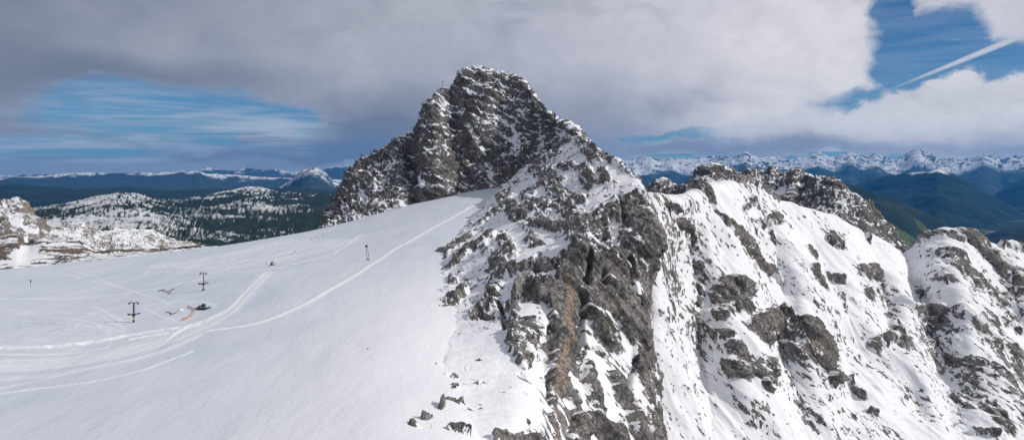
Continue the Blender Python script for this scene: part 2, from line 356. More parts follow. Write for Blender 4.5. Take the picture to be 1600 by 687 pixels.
# ------------------------------------------------------------------ glacier
gl_cols = {  # u : rows of (v, Y) from near to the far edge, then behind it
    -420: [(950, 128), (687, 245), (600, 300), (520, 395), (462, 520), (432, 640), (450, 760), (620, 1100)],
    -150: [(950, 126), (687, 238), (600, 300), (520, 398), (460, 535), (424, 690), (440, 800), (600, 1100)],
    0: [(950, 125), (687, 235), (600, 300), (520, 400), (458, 545), (416, 740), (430, 860), (560, 1150)],
    160: [(950, 121), (687, 224), (600, 289), (520, 390), (452, 550), (401, 800), (412, 920), (520, 1200)],
    300: [(950, 115), (687, 210), (600, 275), (515, 380), (445, 530), (386, 840), (396, 960), (500, 1250)],
    400: [(950, 110), (687, 200), (600, 262), (510, 370), (435, 520), (371, 880), (380, 1000), (480, 1300)],
    520: [(950, 104), (687, 192), (595, 255), (495, 370), (415, 545), (351, 960), (356, 1060), (450, 1350)],
    600: [(950, 100), (687, 187), (590, 252), (480, 375), (400, 565), (327, 1020), (326, 1120), (400, 1400)],
    700: [(950, 99), (687, 194), (590, 264), (472, 385), (378, 600), (302, 1060), (300, 1180), (350, 1450)],
    790: [(960, 106), (697, 212), (600, 283), (490, 388), (388, 610), (281, 1090), (279, 1200), (320, 1500)],
    900: [(1200, 150), (1000, 250), (800, 320), (650, 450), (480, 700), (300, 1100), (300, 1200), (350, 1500)],
}
ks = sorted(gl_cols)
rows = [[(k, *gl_cols[k][r]) for k in ks] for r in range(8)]
GL = loft(rows, blur=(9, 40))
NGL = normals(GL)
fg = Finder(GL, NGL)
# shapes of the snow surface: long swells, wind ripples
und = fbm(GL, 90, 3, .5, 1, (1, .6, .2)) * .9 + fbm(GL, 22, 3, .5, 5, (1, .5, .2)) * .16
track = np.zeros(GL.shape[:2], np.float32); dirt = track.copy(); hgt = und
tw = fbm(GL, 10, 3, .5, 31)
def poly(pts):
    return [fg(u, v) for u, v in pts]
def pdist(pts):
    d = np.full(GL.shape[:2], 1e9, np.float32)
    for a, b in zip(pts[:-1], pts[1:]): d = np.minimum(d, seg_dist(GL, a, b)[0])
    return d
def spline(pts, n=6):
    P_ = [np.array(p, float) for p in pts]; P_ = [2 * P_[0] - P_[1]] + P_ + [2 * P_[-1] - P_[-2]]; out = []
    for i in range(1, len(P_) - 2):
        p0, p1, p2, p3 = P_[i - 1:i + 3]
        for t in np.linspace(0, 1, n, endpoint=False):
            out.append(tuple(.5 * ((2 * p1) + (-p0 + p2) * t + (2 * p0 - 5 * p1 + 4 * p2 - p3) * t * t + (-p0 + 3 * p1 - 3 * p2 + p3) * t ** 3)))
    out.append(tuple(P_[-2])); return out
TR = [  # (points, width m, height m, brightness, roughness)
    ([(745, 318), (700, 342), (650, 371), (600, 399), (560, 426), (500, 461), (450, 486), (400, 504), (360, 512), (325, 516)], 2.3, .35, .9, .1),
    ([(300, 547), (260, 563), (200, 583), (130, 598), (60, 606), (0, 614), (-80, 620)], 1.2, .35, .65, .4),
    ([(310, 524), (250, 547), (180, 566), (100, 584), (0, 603), (-80, 612)], 1.3, .3, .55, .6),
    ([(305, 507), (255, 513), (200, 521), (150, 531), (80, 540), (0, 543), (-80, 545)], 3.6, .7, .75, 1.4),
    ([(262, 518), (230, 522), (205, 528)], 2.6, .6, .7, 1.4),
    ([(-60, 553), (20, 552), (80, 551), (120, 548), (165, 541)], 1.6, .3, .6, .3),
    ([(-60, 467), (100, 465), (200, 456), (300, 438), (345, 428)], 2.2, .15, .55, .2),
    ([(95, 426), (190, 448), (250, 468), (262, 474)], 1.0, .1, .45, .1),
    ([(120, 424), (150, 432), (185, 446)], 1.0, .1, .4, .1),
    ([(432, 418), (480, 406), (520, 395), (545, 380), (562, 367)], 2.2, .2, .55, .2),
    ([(418, 424), (398, 438), (372, 465), (345, 488), (300, 509), (250, 528), (180, 546), (100, 558), (0, 562)], 1.3, .18, .5, .3),
    ([(422, 427), (404, 442), (380, 468), (352, 494), (304, 518), (250, 538), (180, 556), (100, 570), (0, 578)], 1.3, .18, .5, .3),
    ([(410, 430), (388, 450), (356, 480), (320, 500)], 1.2, .18, .5, .2),
    ([(145, 477), (165, 488), (190, 500)], .8, .1, .4, .1),
    ([(225, 427), (240, 416), (300, 404), (380, 390)], 1.6, .1, .35, .2),
    ([(228, 424), (300, 424), (380, 424), (440, 418)], 1.6, .1, .45, .2),
    ([(225, 477), (280, 470), (320, 470), (336, 478)], 1.4, .1, .4, .3),
    ([(225, 480), (250, 492), (290, 503)], .9, .1, .4, .1),
]
for i in range(13):
    TR.append(([(225 + 11 * i, 415 + .6 * i), (300 + 11 * i, 405 + .3 * i), (375 + 11 * i, 389 + .2 * i), (440 + 10.5 * i, 373 + .1 * i)], 4.2, .18, .26 + .14 * (i % 3), .05))
TR += [([(418, 426), (402, 440), (376, 467), (350, 492), (304, 514), (250, 533), (180, 551), (100, 565), (0, 570), (-80, 573)], 6.5, .1, .42, .6), ([(-80, 590), (60, 586), (180, 566), (260, 545), (310, 520)], 4, .1, .3, .7), ([(300, 508), (330, 496), (352, 480)], 3, .1, .4, .5)]
for i in range(9):   # combed bands of the cat road
    o = i * 3.1
    TR.append(([(345 - i, 487 + .6 * i), (300 - 2 * i, 506 + .8 * i), (240, 524 + .8 * o), (160, 545 + .72 * o), (80, 556 + .72 * o), (-40, 560 + .8 * o)], .9, .14, .45 + .15 * (i % 2), .4))
rs = random.Random(5)
for i in range(22):
    y = 484 + 2.6 * i; TR.append(([(-60, y - 4), (40, y), (110 + rs.uniform(-30, 60), y + 5), (180 + rs.uniform(-20, 20), y * .4 + 316)], .7, .14, rs.uniform(.2, .5), .5))
for pts, w, h, br, rg in TR:
    d = pdist(poly(spline(pts, 4))) * (1 + 0) + tw * rg * w * .6
    k = 1 - sstep(np.abs(d) / w, .45, 1.15)
    track = np.maximum(track, k * br); hgt = hgt + h * k * (1 + rg * 1.2 * tw) * .8
for (u1, v1, u2, v2, w, s) in [(165, 474, 195, 471, 4, .30), (140, 468, 190, 466, 2.5, .15), (-20, 512, 90, 506, 1.2, .4), (20, 505, 110, 500, 1, .35), (0, 495, 60, 490, 1, .25), (60, 503, 100, 508, 1.4, .3)]:
    d, _ = seg_dist(GL, fg(u1, v1), fg(u2, v2)); dirt = np.maximum(dirt, s * (1 - sstep(d + tw * 2.5, w * .3, w * 1.4)))
GL2 = GL + NGL * hgt[..., None]
M_GL = mat_glacier()
grid_obj('glacier', GL2, M_GL, {'track': track, 'dirt': dirt, 'pale_mix': sstep(GL[..., 0] + fbm(GL, 60, 3, .5, 81) * 16, -170, -40) * sstep(GL[..., 1], 640, 330) * .95})
fgl = Finder(GL2)
def ground(u, v): return Vector([float(x) for x in fgl(u, v)])

# ------------------------------------------------------------------ mountain sheets
def mountain(name, rows, caps=(), neg=(), warm=(), base=-.35, slopew=.6, nz0=.62, disp=1.0, dips=((1, 0, -1), (0, 1, .3)), mat=None, blur=(5, 5), sc=1.0, rough0=.25, aniso=(1, 1, 1), an_amp=.6, step=None, fl=None, strata=0.0, push=.16, label=None, sdir=None, asc=1.0, alow=.45, blocky=1.0, demean=1.0, cap=.28, led_amt=.30, carve=()):
    G = loft(rows, step=step, blur=blur); N = normals(G); fd = Finder(G, N)
    q = rotaxes(G, *dips)
    warp = fbm(q, 22 * sc, 5, .62, 3, aniso) * 1.2
    M = capsules(G, fd, caps, warp) if caps else np.zeros(G.shape[:2], np.float32)
    if neg: M = M - 1.4 * capsules(G, fd, neg, warp)
    an = fbm(q, 5 * sc * asc, 4, .68, 61, aniso) * .95 + fbm(q, 24 * sc, 3, .55, 65, aniso) * alow
    an = an * (.45 + .85 * sstep(fbm(G, 62 * sc, 3, .5, 99), -.25, .35)) if base < 0 else an
    pre = base + M + an_amp * an
    low = base + M + .5 * an_amp * fbm(q, 15 * sc, 3, .5, 69, aniso) + .3 * blur1(blur1(an, 4, 0), 4, 1)
    M = M * np.where(M < 1.02, .64 + .62 * sstep(fbm(q, 12 * sc, 4, .6, 101, (aniso[0], 1, 1)), -.3, .3), 1) if base < 0 else M
    pre = base + M + an_amp * an
    Rg = rough0 + (1 - rough0) * sstep(low, -.1, .4)
    if sdir is None: sdir = np.cross(np.array(dips[0], float), np.array(dips[1], float))
    sdir = np.array(sdir, np.float32) / np.float32(np.linalg.norm(sdir)); bed = G @ sdir
    big = fbm(G, 75 * sc, 3, .5, 11) * 7.0
    mid = ridged(q, 26 * sc, 4, .55, 21, aniso) * 5.0
    fin = ridged(q, 8 * sc, 4, .6, 41, aniso) * 2.5
    tin = ridged(q, 2.8 * sc, 3, .6, 51) * 1.0
    def terr(x, k): x = x * k; f_ = np.floor(x); return (f_ + sstep(x - f_, .55, 1)) / k
    blk = terr(fbm(q, 17 * sc, 3, .5, 23, aniso), 3.2) * 5.0 + terr(fbm(q, 6 * sc, 2, .5, 27, (aniso[0], 1, 1)), 3.0) * 2.2
    mid = mid * .55 + blk * blocky; fin = fin * .7
    d = big * (.35 + .65 * Rg) + (mid * (.12 + .88 * Rg) + (fin + tin) * (.02 + .98 * Rg))
    led = 0
    if strata:
        zz = bed / (9.0 * sc) + fbm(G, 40 * sc, 3, .5, 71) * .9
        saw = zz - np.floor(zz); ledge = sstep(saw, .62, .85) * (1 - sstep(saw, .97, 1.0)); d = d + strata * (saw ** 1.5) * Rg * (0.6 + fbm(G, 15 * sc, 2, .5, 73))
        zz = bed / (3.6 * sc) + fbm(G, 20 * sc, 3, .5, 75) * 1.2
        saw = zz - np.floor(zz); d = d + strata * .5 * saw * Rg
        led = led_amt * (ledge * .8 + sstep(saw, .7, .9) * .55) * (.55 + .9 * sstep(fbm(G, 30 * sc, 3, .5, 103), -.3, .4))
    d = d + sstep(low, -.05, .25) * push * 14 + np.clip(M, 0, 1) * push * 8
    d = d - d.mean() * demean
    if carve: d = d - 11 * capsules(G, fd, carve, warp, .35)
    if fl is not None: d = d + fl(G)
    G2 = G + N * (d * disp * sc)[..., None]
    N2 = normals(G2)
    nb = blur1(blur1(N2[..., 2], 1, 0), 1, 1)
    rock = pre + slopew * (nz0 - nb)
    if base > .18 and strata > 4: led = led * (.45 + .55 * sstep(G[..., 2], 20, 110))
    rock = np.where(rock > cap, cap + (rock - cap) * (.12 + .9 * (M > 1.02)), rock) - led * (M < 1.02)
    wm = capsules(G, fd, warm, warp, .5) if warm else np.zeros(G.shape[:2], np.float32)
    o = grid_obj(name, G2.astype(np.float32), mat, {'rock': rock, 'warm': wm})
    return G2, Finder(G2, N2)

M_ROCK = mat_rocksnow('limestone_and_snow')
M_PEAK = mat_rocksnow('peak_limestone', 1.5, (.085, .080, .078), (.33, .315, .305), (.30, .20, .14), (.22, 1, 1), (.74, .76, .80), (.75, .1, -.6))
M_BACK = mat_rocksnow('far_limestone', 2.2, (.10, .09, .085), (.27, .25, .235))

# the main peak
crest = [(514, 352, 1120), (521, 328, 1130), (536, 298, 1140), (555, 266, 1150), (576, 248, 1155), (597, 234, 1160), (620, 213, 1165), (640, 203, 1170), (648, 205, 1160), (655, 175, 1140),
         (672, 150, 1150), (690, 137, 1160), (703, 141, 1170), (709, 126, 1170), (724, 109, 1180), (748, 99, 1190), (775, 105, 1190), (798, 113, 1185), (814, 124, 1170), (826, 138, 1140),
         (842, 158, 1090), (862, 180, 1010), (880, 196, 960), (900, 209, 915), (915, 222, 880)]
foot = [(506, 362, 940), (518, 358, 950), (545, 352, 965), (565, 342, 980), (585, 336, 990), (602, 329, 1000), (625, 330, 1005), (640, 331, 1010), (650, 331, 1012), (662, 326, 1015),
        (685, 312, 1022), (700, 304, 1028), (715, 306, 1032), (735, 305, 1036), (750, 302, 1042), (770, 295, 1050), (788, 289, 1055), (803, 285, 1050), (818, 280, 1040), (832, 272, 1020),
        (850, 262, 985), (865, 248, 950), (880, 236, 910), (895, 228, 880), (908, 228, 860)]
nC = len(crest)
bul = [0, 0, -6, 8, -10, 0, -8, 22, 30, -25, -24, -10, 10, 8, -12, -14, -4, -8, -10, 10, 4, 0, 0, 0, 0]
def lerp3(a, b, t): return tuple(a[i] * (1 - t) + b[i] * t for i in range(3))
rowsP = [[(c[0], c[1] + 130, c[2] + 420) for c in crest], [(c[0], c[1] + 22, c[2] + 110) for c in crest], crest]
for t, k in ((.12, .3), (.3, .8), (.5, 1.1), (.7, .9), (.88, .5)):
    rw = []
    for i in range(nC):
        a = lerp3(crest[i], foot[i], t); tt = t ** 1.25
        rw.append((a[0], a[1], crest[i][2] * (1 - tt) + foot[i][2] * tt + bul[i] * k))
    rowsP.append(rw)
rowsP.append(foot); rowsP.append([(f[0], f[1] + 40, f[2] - 25) for f in foot])
for rw in rowsP:   # wrap both flanks round to the back
    f0 = rw[0]; rw.insert(0, (f0[0] + 12, f0[1] + 12, f0[2] + 130)); rw.insert(0, (f0[0] + 60, f0[1] + 60, f0[2] + 420))
    f1 = rw[-1]; rw.append((f1[0] + 10, f1[1] + 25, f1[2] + 90)); rw.append((f1[0] - 10, f1[1] + 90, f1[2] + 380))
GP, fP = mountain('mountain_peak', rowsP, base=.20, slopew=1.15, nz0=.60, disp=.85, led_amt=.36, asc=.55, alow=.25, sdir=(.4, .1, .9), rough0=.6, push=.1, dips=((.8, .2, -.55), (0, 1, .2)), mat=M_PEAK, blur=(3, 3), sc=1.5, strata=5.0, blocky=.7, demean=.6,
                  neg=[(835, 175, 850, 250, 9, .42), (860, 195, 840, 230, 9, .45), (885, 210, 860, 245, 9, .5), (825, 150, 840, 165, 6, .3), (730, 190, 760, 240, 5, .35), (735, 140, 790, 165, 4, .35), (725, 120, 770, 130, 3, .4), (690, 170, 700, 250, 5, .25), (655, 248, 662, 290, 4, .9), (790, 150, 850, 175, 7, .22), (800, 200, 805, 230, 6, .3), (760, 255, 770, 280, 6, .35), (870, 200, 895, 222, 8, .5), (780, 180, 800, 195, 6, .4), (560, 290, 575, 320, 4, .4), (830, 240, 870, 215, 7, .35)],
                  warm=[(655, 190, 645, 260, 8, .5), (600, 300, 610, 325, 9, .6), (640, 300, 690, 318, 8, .6), (715, 285, 735, 300, 8, .7), (808, 120, 820, 150, 7, .6), (575, 320, 560, 340, 8, .5)],
                  an_amp=.85, aniso=(.3, 1, .9))

# the spur in front of it
rib = [
    [(905, 260, 1000)] * 1 + [(885, 235, 960), (890, 232, 955), (895, 230, 950), (900, 232, 950), (906, 236, 945), (912, 240, 940), (916, 250, 940), (920, 280, 960)],
    [(860, 240, 915), (875, 222, 885), (884, 216, 878), (890, 212, 872), (896, 209, 868), (901, 208, 864), (906, 211, 860), (909, 225, 890), (909, 260, 980)],
    [(790, 285, 980), (815, 266, 930), (850, 257, 830), (872, 252, 785), (895, 246, 755), (920, 238, 730), (952, 240, 690), (956, 262, 735), (950, 330, 860)],
    [(760, 312, 930), (788, 300, 865), (830, 298, 730), (862, 297, 655), (895, 292, 610), (930, 284, 570), (1006, 283, 520), (1012, 306, 570), (1000, 380, 700)],
    [(705, 360, 780), (733, 345, 715), (790, 343, 590), (840, 345, 530), (880, 345, 490), (925, 338, 455), (1026, 325, 430), (1032, 352, 480), (1010, 430, 600)],
    [(640, 408, 590), (676, 402, 552), (748, 400, 466), (812, 400, 424), (858, 400, 410), (910, 396, 396), (1031, 372, 392), (1034, 400, 440), (1010, 480, 560)],
    [(640, 452, 470), (672, 442, 448), (742, 450, 416), (812, 450, 375), (852, 450, 370), (900, 448, 372), (1010, 418, 394), (1014, 450, 440), (990, 540, 560)],
    [(655, 512, 362), (690, 502, 352), (746, 508, 338), (812, 510, 322), (850, 510, 330), (895, 508, 350), (1016, 488, 382), (1018, 520, 430), (990, 610, 560)],
    [(665, 575, 292), (698, 560, 288), (748, 568, 281), (812, 570, 280), (850, 570, 292), (900, 570, 328), (1022, 560, 370), (1024, 600, 420), (990, 700, 550)],
    [(630, 650, 222), (664, 640, 222), (735, 640, 229), (806, 640, 232), (850, 640, 248), (905, 640, 300), (1034, 632, 360), (1036, 680, 410), (990, 790, 540)],
    [(600, 735, 178), (636, 722, 181), (730, 722, 194), (800, 722, 200), (850, 722, 220), (910, 722, 275), (1041, 712, 348), (1044, 770, 400), (990, 880, 530)],
    [(540, 960, 100), (590, 950, 112), (710, 950, 124), (790, 950, 135), (850, 950, 155), (910, 950, 200), (1050, 940, 280), (1060, 1010, 330), (1000, 1150, 450)],
]
ribcaps = [(868, 232, 895, 216, 8, .55), (900, 215, 935, 236, 5, .45), (905, 225, 945, 262, 7, .35), (940, 240, 1000, 280, 5, .35), (830, 262, 868, 240, 9, .5), (870, 300, 900, 340, 14, .45), (800, 350, 840, 380, 12, .4), (730, 380, 790, 400, 12, .35), (985, 300, 1015, 380, 24), (960, 320, 992, 400, 28), (940, 350, 962, 450, 26), (902, 400, 930, 470, 26), (830, 345, 925, 362, 12), (905, 345, 920, 400, 16),
    (943, 258, 945, 285, 7), (915, 272, 925, 288, 9), (840, 260, 868, 288, 12, .62), (862, 290, 900, 322, 13, .62), (820, 300, 850, 335, 12, .55), (880, 255, 915, 262, 9, .4),
    (682, 400, 740, 357, 13, .85), (702, 412, 762, 372, 12, .85), (755, 342, 790, 320, 14, .85), (782, 300, 812, 340, 11, .75), (800, 290, 845, 255, 8, .8),
    (697, 474, 722, 455, 12, .8), (745, 488, 772, 452, 16, .95), (700, 430, 712, 440, 7, .4), (785, 370, 800, 400, 10, .5),
    (822, 436, 822, 462, 14, 1.1), (790, 425, 870, 415, 14, .7), (842, 440, 872, 492, 22, .95), (812, 500, 822, 560, 17, .85), (800, 480, 812, 520, 12, .6), (850, 545, 862, 560, 8, .7),
    (888, 430, 884, 520, 19, 1.1), (882, 520, 878, 600, 17, 1.1), (884, 600, 908, 662, 15, 1), (872, 650, 878, 700, 13, 1), (900, 520, 916, 600, 11, .9),
    (962, 440, 1000, 520, 24, .95), (1002, 470, 1016, 560, 14, 1.1), (1000, 560, 1022, 620, 17, 1.1), (1022, 620, 1036, 700, 15, 1.1), (920, 470, 955, 528, 15, .55), (905, 532, 942, 548, 7, 1),
    (924, 560, 936, 592, 11, .65), (960, 600, 1000, 650, 17, .42), (990, 655, 1012, 700, 19, .85), (920, 655, 960, 690, 13, .5),
    (775, 680, 842, 692, 10, .75), (700, 677, 730, 684, 7, .8), (664, 660, 672, 655, 7, .75), (698, 620, 718, 622, 8, .9), (711, 595, 714, 599, 5, .9), (727, 568, 729, 573, 5, .9), (709, 582, 714, 583, 4, .9),
    (752, 588, 765, 592, 7, .5), (733, 614, 745, 606, 5, .6), (688, 640, 692, 632, 4, .7), (825, 620, 830, 650, 8, .4), (845, 600, 850, 640, 8, .4), (858, 560, 870, 620, 8, .55)]
ribneg = [(695, 535, 735, 575, 22, .55), (720, 540, 790, 560, 22, .45), (755, 610, 830, 630, 32, .6), (740, 650, 800, 655, 12, .5), (690, 590, 700, 600, 8, .4), (800, 585, 830, 640, 20, .5), (958, 338, 962, 368, 7, .9), (972, 300, 976, 330, 5, .7), (856, 372, 884, 384, 8, .8), (918, 540, 952, 640, 22, .7), (838, 565, 842, 640, 14, .5), (770, 560, 800, 650, 26, .5), (850, 475, 860, 520, 6, .6), (908, 420, 912, 452, 4, .5), (1000, 440, 1006, 480, 5, .7), (935, 255, 985, 280, 9, .6), (735, 520, 770, 560, 14, .5), (905, 560, 915, 640, 6, .5), (788, 345, 815, 370, 10, .5)]
ribwarm = [(958, 325, 962, 385, 4, .7), (930, 395, 934, 440, 3, .6), (1014, 480, 1018, 545, 5, .6), (975, 445, 985, 500, 4, .45), (893, 560, 890, 600, 4, .7), (850, 470, 855, 490, 5, .4), (1000, 645, 1004, 680, 5, .8), (888, 450, 882, 540, 8, 1), (880, 540, 874, 620, 10, 1), (878, 620, 874, 690, 6, 1), (1003, 600, 1012, 640, 10, 1), (1024, 360, 1032, 395, 8, .9), (1010, 400, 1020, 405, 5, .9), (992, 590, 1002, 630, 9, .8), (745, 492, 765, 482, 9, .7),
    (955, 355, 960, 380, 5, .7), (865, 360, 885, 364, 7, .6), (698, 618, 720, 622, 8, .6), (815, 432, 820, 430, 6, .4), (1030, 640, 1036, 690, 6, .8), (700, 395, 740, 370, 8, .3)]
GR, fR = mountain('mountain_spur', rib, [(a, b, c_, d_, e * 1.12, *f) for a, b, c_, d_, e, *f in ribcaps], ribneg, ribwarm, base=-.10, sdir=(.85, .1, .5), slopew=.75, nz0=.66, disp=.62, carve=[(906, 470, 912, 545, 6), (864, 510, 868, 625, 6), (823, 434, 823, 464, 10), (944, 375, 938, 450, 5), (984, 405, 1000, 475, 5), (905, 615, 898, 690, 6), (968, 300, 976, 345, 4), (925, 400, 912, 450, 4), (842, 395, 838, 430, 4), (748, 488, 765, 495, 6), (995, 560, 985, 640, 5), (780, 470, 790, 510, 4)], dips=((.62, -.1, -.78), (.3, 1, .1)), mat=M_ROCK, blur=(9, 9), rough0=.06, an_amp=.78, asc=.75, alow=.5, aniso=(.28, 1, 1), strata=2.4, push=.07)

# the snowy flank to the right, down into the gorge
fc = [(985, 310, 560, 1000, .0), (1020, 303, 560, 1030, 0), (1040, 307, 570, 1062, 0), (1062, 315, 590, 1110, 0), (1090, 302, 640, 1180, 0), (1112, 290, 680, 1225, 0), (1138, 284, 700, 1262, 0), (1170, 287, 715, 1300, 0),
      (1195, 293, 722, 1330, 0), (1212, 308, 730, 1352, 0), (1250, 322, 740, 1385, 0), (1295, 341, 752, 1420, 0), (1345, 362, 765, 1452, 0), (1380, 382, 775, 1475, 0), (1408, 402, 785, 1495, 0), (1430, 390, 785, 1512, 0),
      (1448, 371, 782, 1530, 0), (1475, 359, 780, 1560, 0), (1500, 361, 782, 1590, 0), (1530, 372, 788, 1620, 0), (1560, 389, 795, 1650, 0), (1577, 388, 798, 1672, 0), (1590, 392, 800, 1690, 0), (1640, 412, 805, 1740, 0), (1760, 450, 815, 1860, 0), (1950, 520, 830, 2050, 0)]
def bottomY(i):
    u = fc[i][3]; return 465 + max(0, (u - 1030)) * .16
offs = {.2: [0, 0, 8, 22, -6, -14, 0, 8, 0, -6, 4, -6, 6, -8, 4, -4, -14, -14, -4, 6, 0, -6, 0, 0, 0, 0],
        .42: [0, 0, 6, 24, -4, -14, 8, 10, -6, -14, 6, -4, 8, -10, 0, 4, -6, -16, -10, 6, 4, -4, 0, 0, 0, 0],
        .62: [0, 0, 2, 22, -16, -20, 6, -12, -18, 8, 10, 2, -6, -10, 4, 4, 2, -8, -9, -2, 8, 0, 0, 0, 0, 0],
        .82: [0, 0, 0, 8, -8, -8, 4, -4, 6, 8, 2, 2, 4, -5, 3, 5, 0, -6, -10, -4, 4, 0, 0, 0, 0, 0]}
rowsF = [[(c[0], c[1] + 150, c[2] + 330) for c in fc], [(c[0], c[1] + 26, c[2] + 70) for c in fc], [(c[0], c[1], c[2]) for c in fc]]
for t in (.2, .42, .62, .82):
    rowsF.append([(c[0] * (1 - t) + c[3] * t, c[1] * (1 - t) + 700 * t, c[2] * (1 - t ** .85) + bottomY(i) * t ** .85 + offs[t][i] * 1.5) for i, c in enumerate(fc)])
rowsF.append([(c[3], 700, bottomY(i)) for i, c in enumerate(fc)])
rowsF.append([(c[3] + 30, 880, bottomY(i) - 90) for i, c in enumerate(fc)])
rowsF.append([(c[3] + 30, 1300, bottomY(i) - 230) for i, c in enumerate(fc)])
flc = [(1092, 306, 1122, 348, 8), (1122, 348, 1160, 388, 12), (1160, 386, 1200, 430, 12), (1203, 434, 1220, 448, 7), (1034, 322, 1050, 329, 4), (1050, 345, 1075, 360, 6), (1078, 368, 1090, 390, 4, .8), (1083, 426, 1095, 418, 6),
    (1150, 286, 1175, 291, 4), (1182, 295, 1212, 307, 7), (1155, 330, 1165, 326, 6, .6), (1172, 315, 1190, 335, 6, .5), (1198, 350, 1212, 343, 8, .9), (1203, 370, 1208, 382, 8, .85), (1180, 350, 1185, 360, 5, .7),
    (1076, 420, 1078, 426, 7), (1095, 450, 1102, 482, 5), (1128, 468, 1155, 450, 16, .9), (1130, 492, 1160, 480, 13, .9), (1168, 512, 1200, 500, 13, 1.1), (1195, 488, 1206, 520, 10, 1.1), (1176, 520, 1192, 532, 8), (1096, 503, 1120, 522, 5, .9),
    (1135, 525, 1140, 526, 6, .8), (1212, 518, 1224, 542, 9, 1.1), (1225, 490, 1240, 506, 8, 1), (1252, 522, 1285, 572, 19, 1.3), (1246, 552, 1292, 586, 13, 1.3), (1108, 555, 1112, 566, 6, .8), (1150, 572, 1202, 578, 15, .7), (1188, 598, 1192, 605, 9, .6), (1150, 540, 1162, 560, 10, .7),
    (1296, 378, 1304, 384, 9, .8), (1342, 424, 1360, 430, 11, .85), (1264, 425, 1280, 450, 9, .6), (1290, 430, 1310, 440, 10, .6), (1345, 455, 1358, 460, 10, .5), (1420, 460, 1430, 468, 10, .7), (1470, 488, 1482, 520, 12, .6), (1395, 500, 1402, 545, 14, .6),
    (1345, 362, 1354, 382, 5, .9), (1230, 345, 1240, 355, 6, .4), (1260, 385, 1270, 400, 8, .4), (1330, 470, 1345, 480, 8, .4), (1300, 470, 1310, 490, 9, .4),
    (1450, 378, 1466, 374, 9), (1488, 400, 1512, 440, 20, .75), (1518, 385, 1552, 420, 21, .85), (1530, 440, 1546, 458, 14, .85), (1470, 438, 1482, 446, 9, .8), (1562, 388, 1592, 394, 8, .85), (1555, 470, 1568, 476, 9, .7), (1480, 372, 1500, 380, 10, .5), (1590, 430, 1600, 470, 16, .5),
    (1540, 520, 1600, 640, 42, .36), (1480, 560, 1540, 620, 28, .3), (1380, 470, 1470, 560, 36, .22), (1570, 430, 1600, 500, 24, .35), (1372, 542, 1402, 530, 11, .75), (1448, 540, 1476, 530, 9, .8), (1488, 562, 1532, 576, 10, .85), (1545, 632, 1566, 668, 12, .85), (1575, 550, 1600, 600, 22, .45), (1500, 620, 1520, 640, 10, .5), (1318, 598, 1346, 626, 6, .8), (1358, 648, 1366, 653, 4, .9), (1520, 680, 1550, 684, 5, .7), (1560, 500, 1600, 520, 18, .45), (1410, 480, 1425, 500, 8, .5),
    (1040, 450, 1050, 490, 8, .3), (1250, 600, 1300, 640, 12, .35), (1220, 585, 1240, 600, 9, .4), (1110, 610, 1120, 640, 6, .25)]
flw = [(1265, 540, 1280, 580, 12, .9), (1185, 500, 1200, 520, 8, .9), (1165, 390, 1190, 420, 8, .5), (1100, 318, 1112, 330, 6, .6), (1110, 515, 1120, 525, 5, .6), (1530, 400, 1545, 420, 10, .4), (1360, 650, 1362, 652, 4, .9), (1550, 640, 1560, 660, 8, .5)]
def flutes(G):
    q = rotaxes(G, (.45, -.62, -.64), (1, .3, 0)); return ridged(q, 85, 3, .5, 91, (.35, 1, 1)) * 9.0 + ridged(q, 24, 3, .5, 95, (.35, 1, 1)) * 1.1
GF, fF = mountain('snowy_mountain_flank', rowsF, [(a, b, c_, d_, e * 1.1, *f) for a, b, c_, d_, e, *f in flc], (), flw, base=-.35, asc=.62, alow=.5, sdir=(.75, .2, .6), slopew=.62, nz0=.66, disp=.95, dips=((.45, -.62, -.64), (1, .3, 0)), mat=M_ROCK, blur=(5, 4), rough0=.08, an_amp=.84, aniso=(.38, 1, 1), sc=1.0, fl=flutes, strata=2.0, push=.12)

# the rocky ridge behind the flank
bc = [(960, 300, 2000), (1010, 291, 1960), (1024, 281, 1950), (1036, 275, 1950), (1048, 283, 1950), (1062, 292, 1940), (1078, 284, 1900), (1092, 264, 1880), (1104, 256, 1870), (1116, 252, 1860), (1128, 256, 1860), (1142, 264, 1850), (1155, 266, 1840), (1166, 259, 1830), (1184, 260, 1810), (1196, 262, 1800),
      (1204, 257, 1790), (1212, 258, 1780), (1218, 268, 1770), (1232, 266, 1750), (1240, 256, 1740), (1250, 257, 1730), (1258, 268, 1720), (1275, 272, 1650), (1292, 274, 1600), (1310, 279, 1560), (1322, 290, 1530), (1340, 303, 1500), (1358, 314, 1480), (1372, 330, 1460), (1390, 350, 1440), (1403, 366, 1420), (1418, 380, 1400), (1430, 392, 1390), (1450, 420, 1380)]
def bk(t, dv, dY): return [(c[0] + t, c[1] + dv, c[2] + dY) for c in bc]
rowsB = [bk(0, 110, 700), bk(0, 25, 140), bc, bk(-2, 18, -50), bk(-8, 50, -130), bk(-16, 95, -240), bk(-30, 190, -420), bk(-40, 330, -640)]
for rw in rowsB:
    f1 = rw[-1]; rw.append((f1[0] - 10, f1[1] + 40, f1[2] + 300))
mountain('rocky_ridge', rowsB, neg=[(1222, 300, 1262, 283, 8, .95), (1200, 300, 1225, 290, 8, .6), (1125, 270, 1150, 280, 6, .5), (1340, 335, 1360, 345, 6, .3), (1140, 285, 1100, 290, 8, .3), (1190, 285, 1200, 280, 6, .4)],
         warm=[(1290, 290, 1320, 320, 10, .5), (1260, 300, 1280, 320, 8, .5)], base=.36, led_amt=.12, asc=.6, slopew=1.3, nz0=.60, disp=.8, mat=M_BACK, blur=(3, 2), sc=2.0, strata=1.2, an_amp=.75, dips=((.7, .1, -.7), (0, 1, .2)), aniso=(.6, 1, 1))

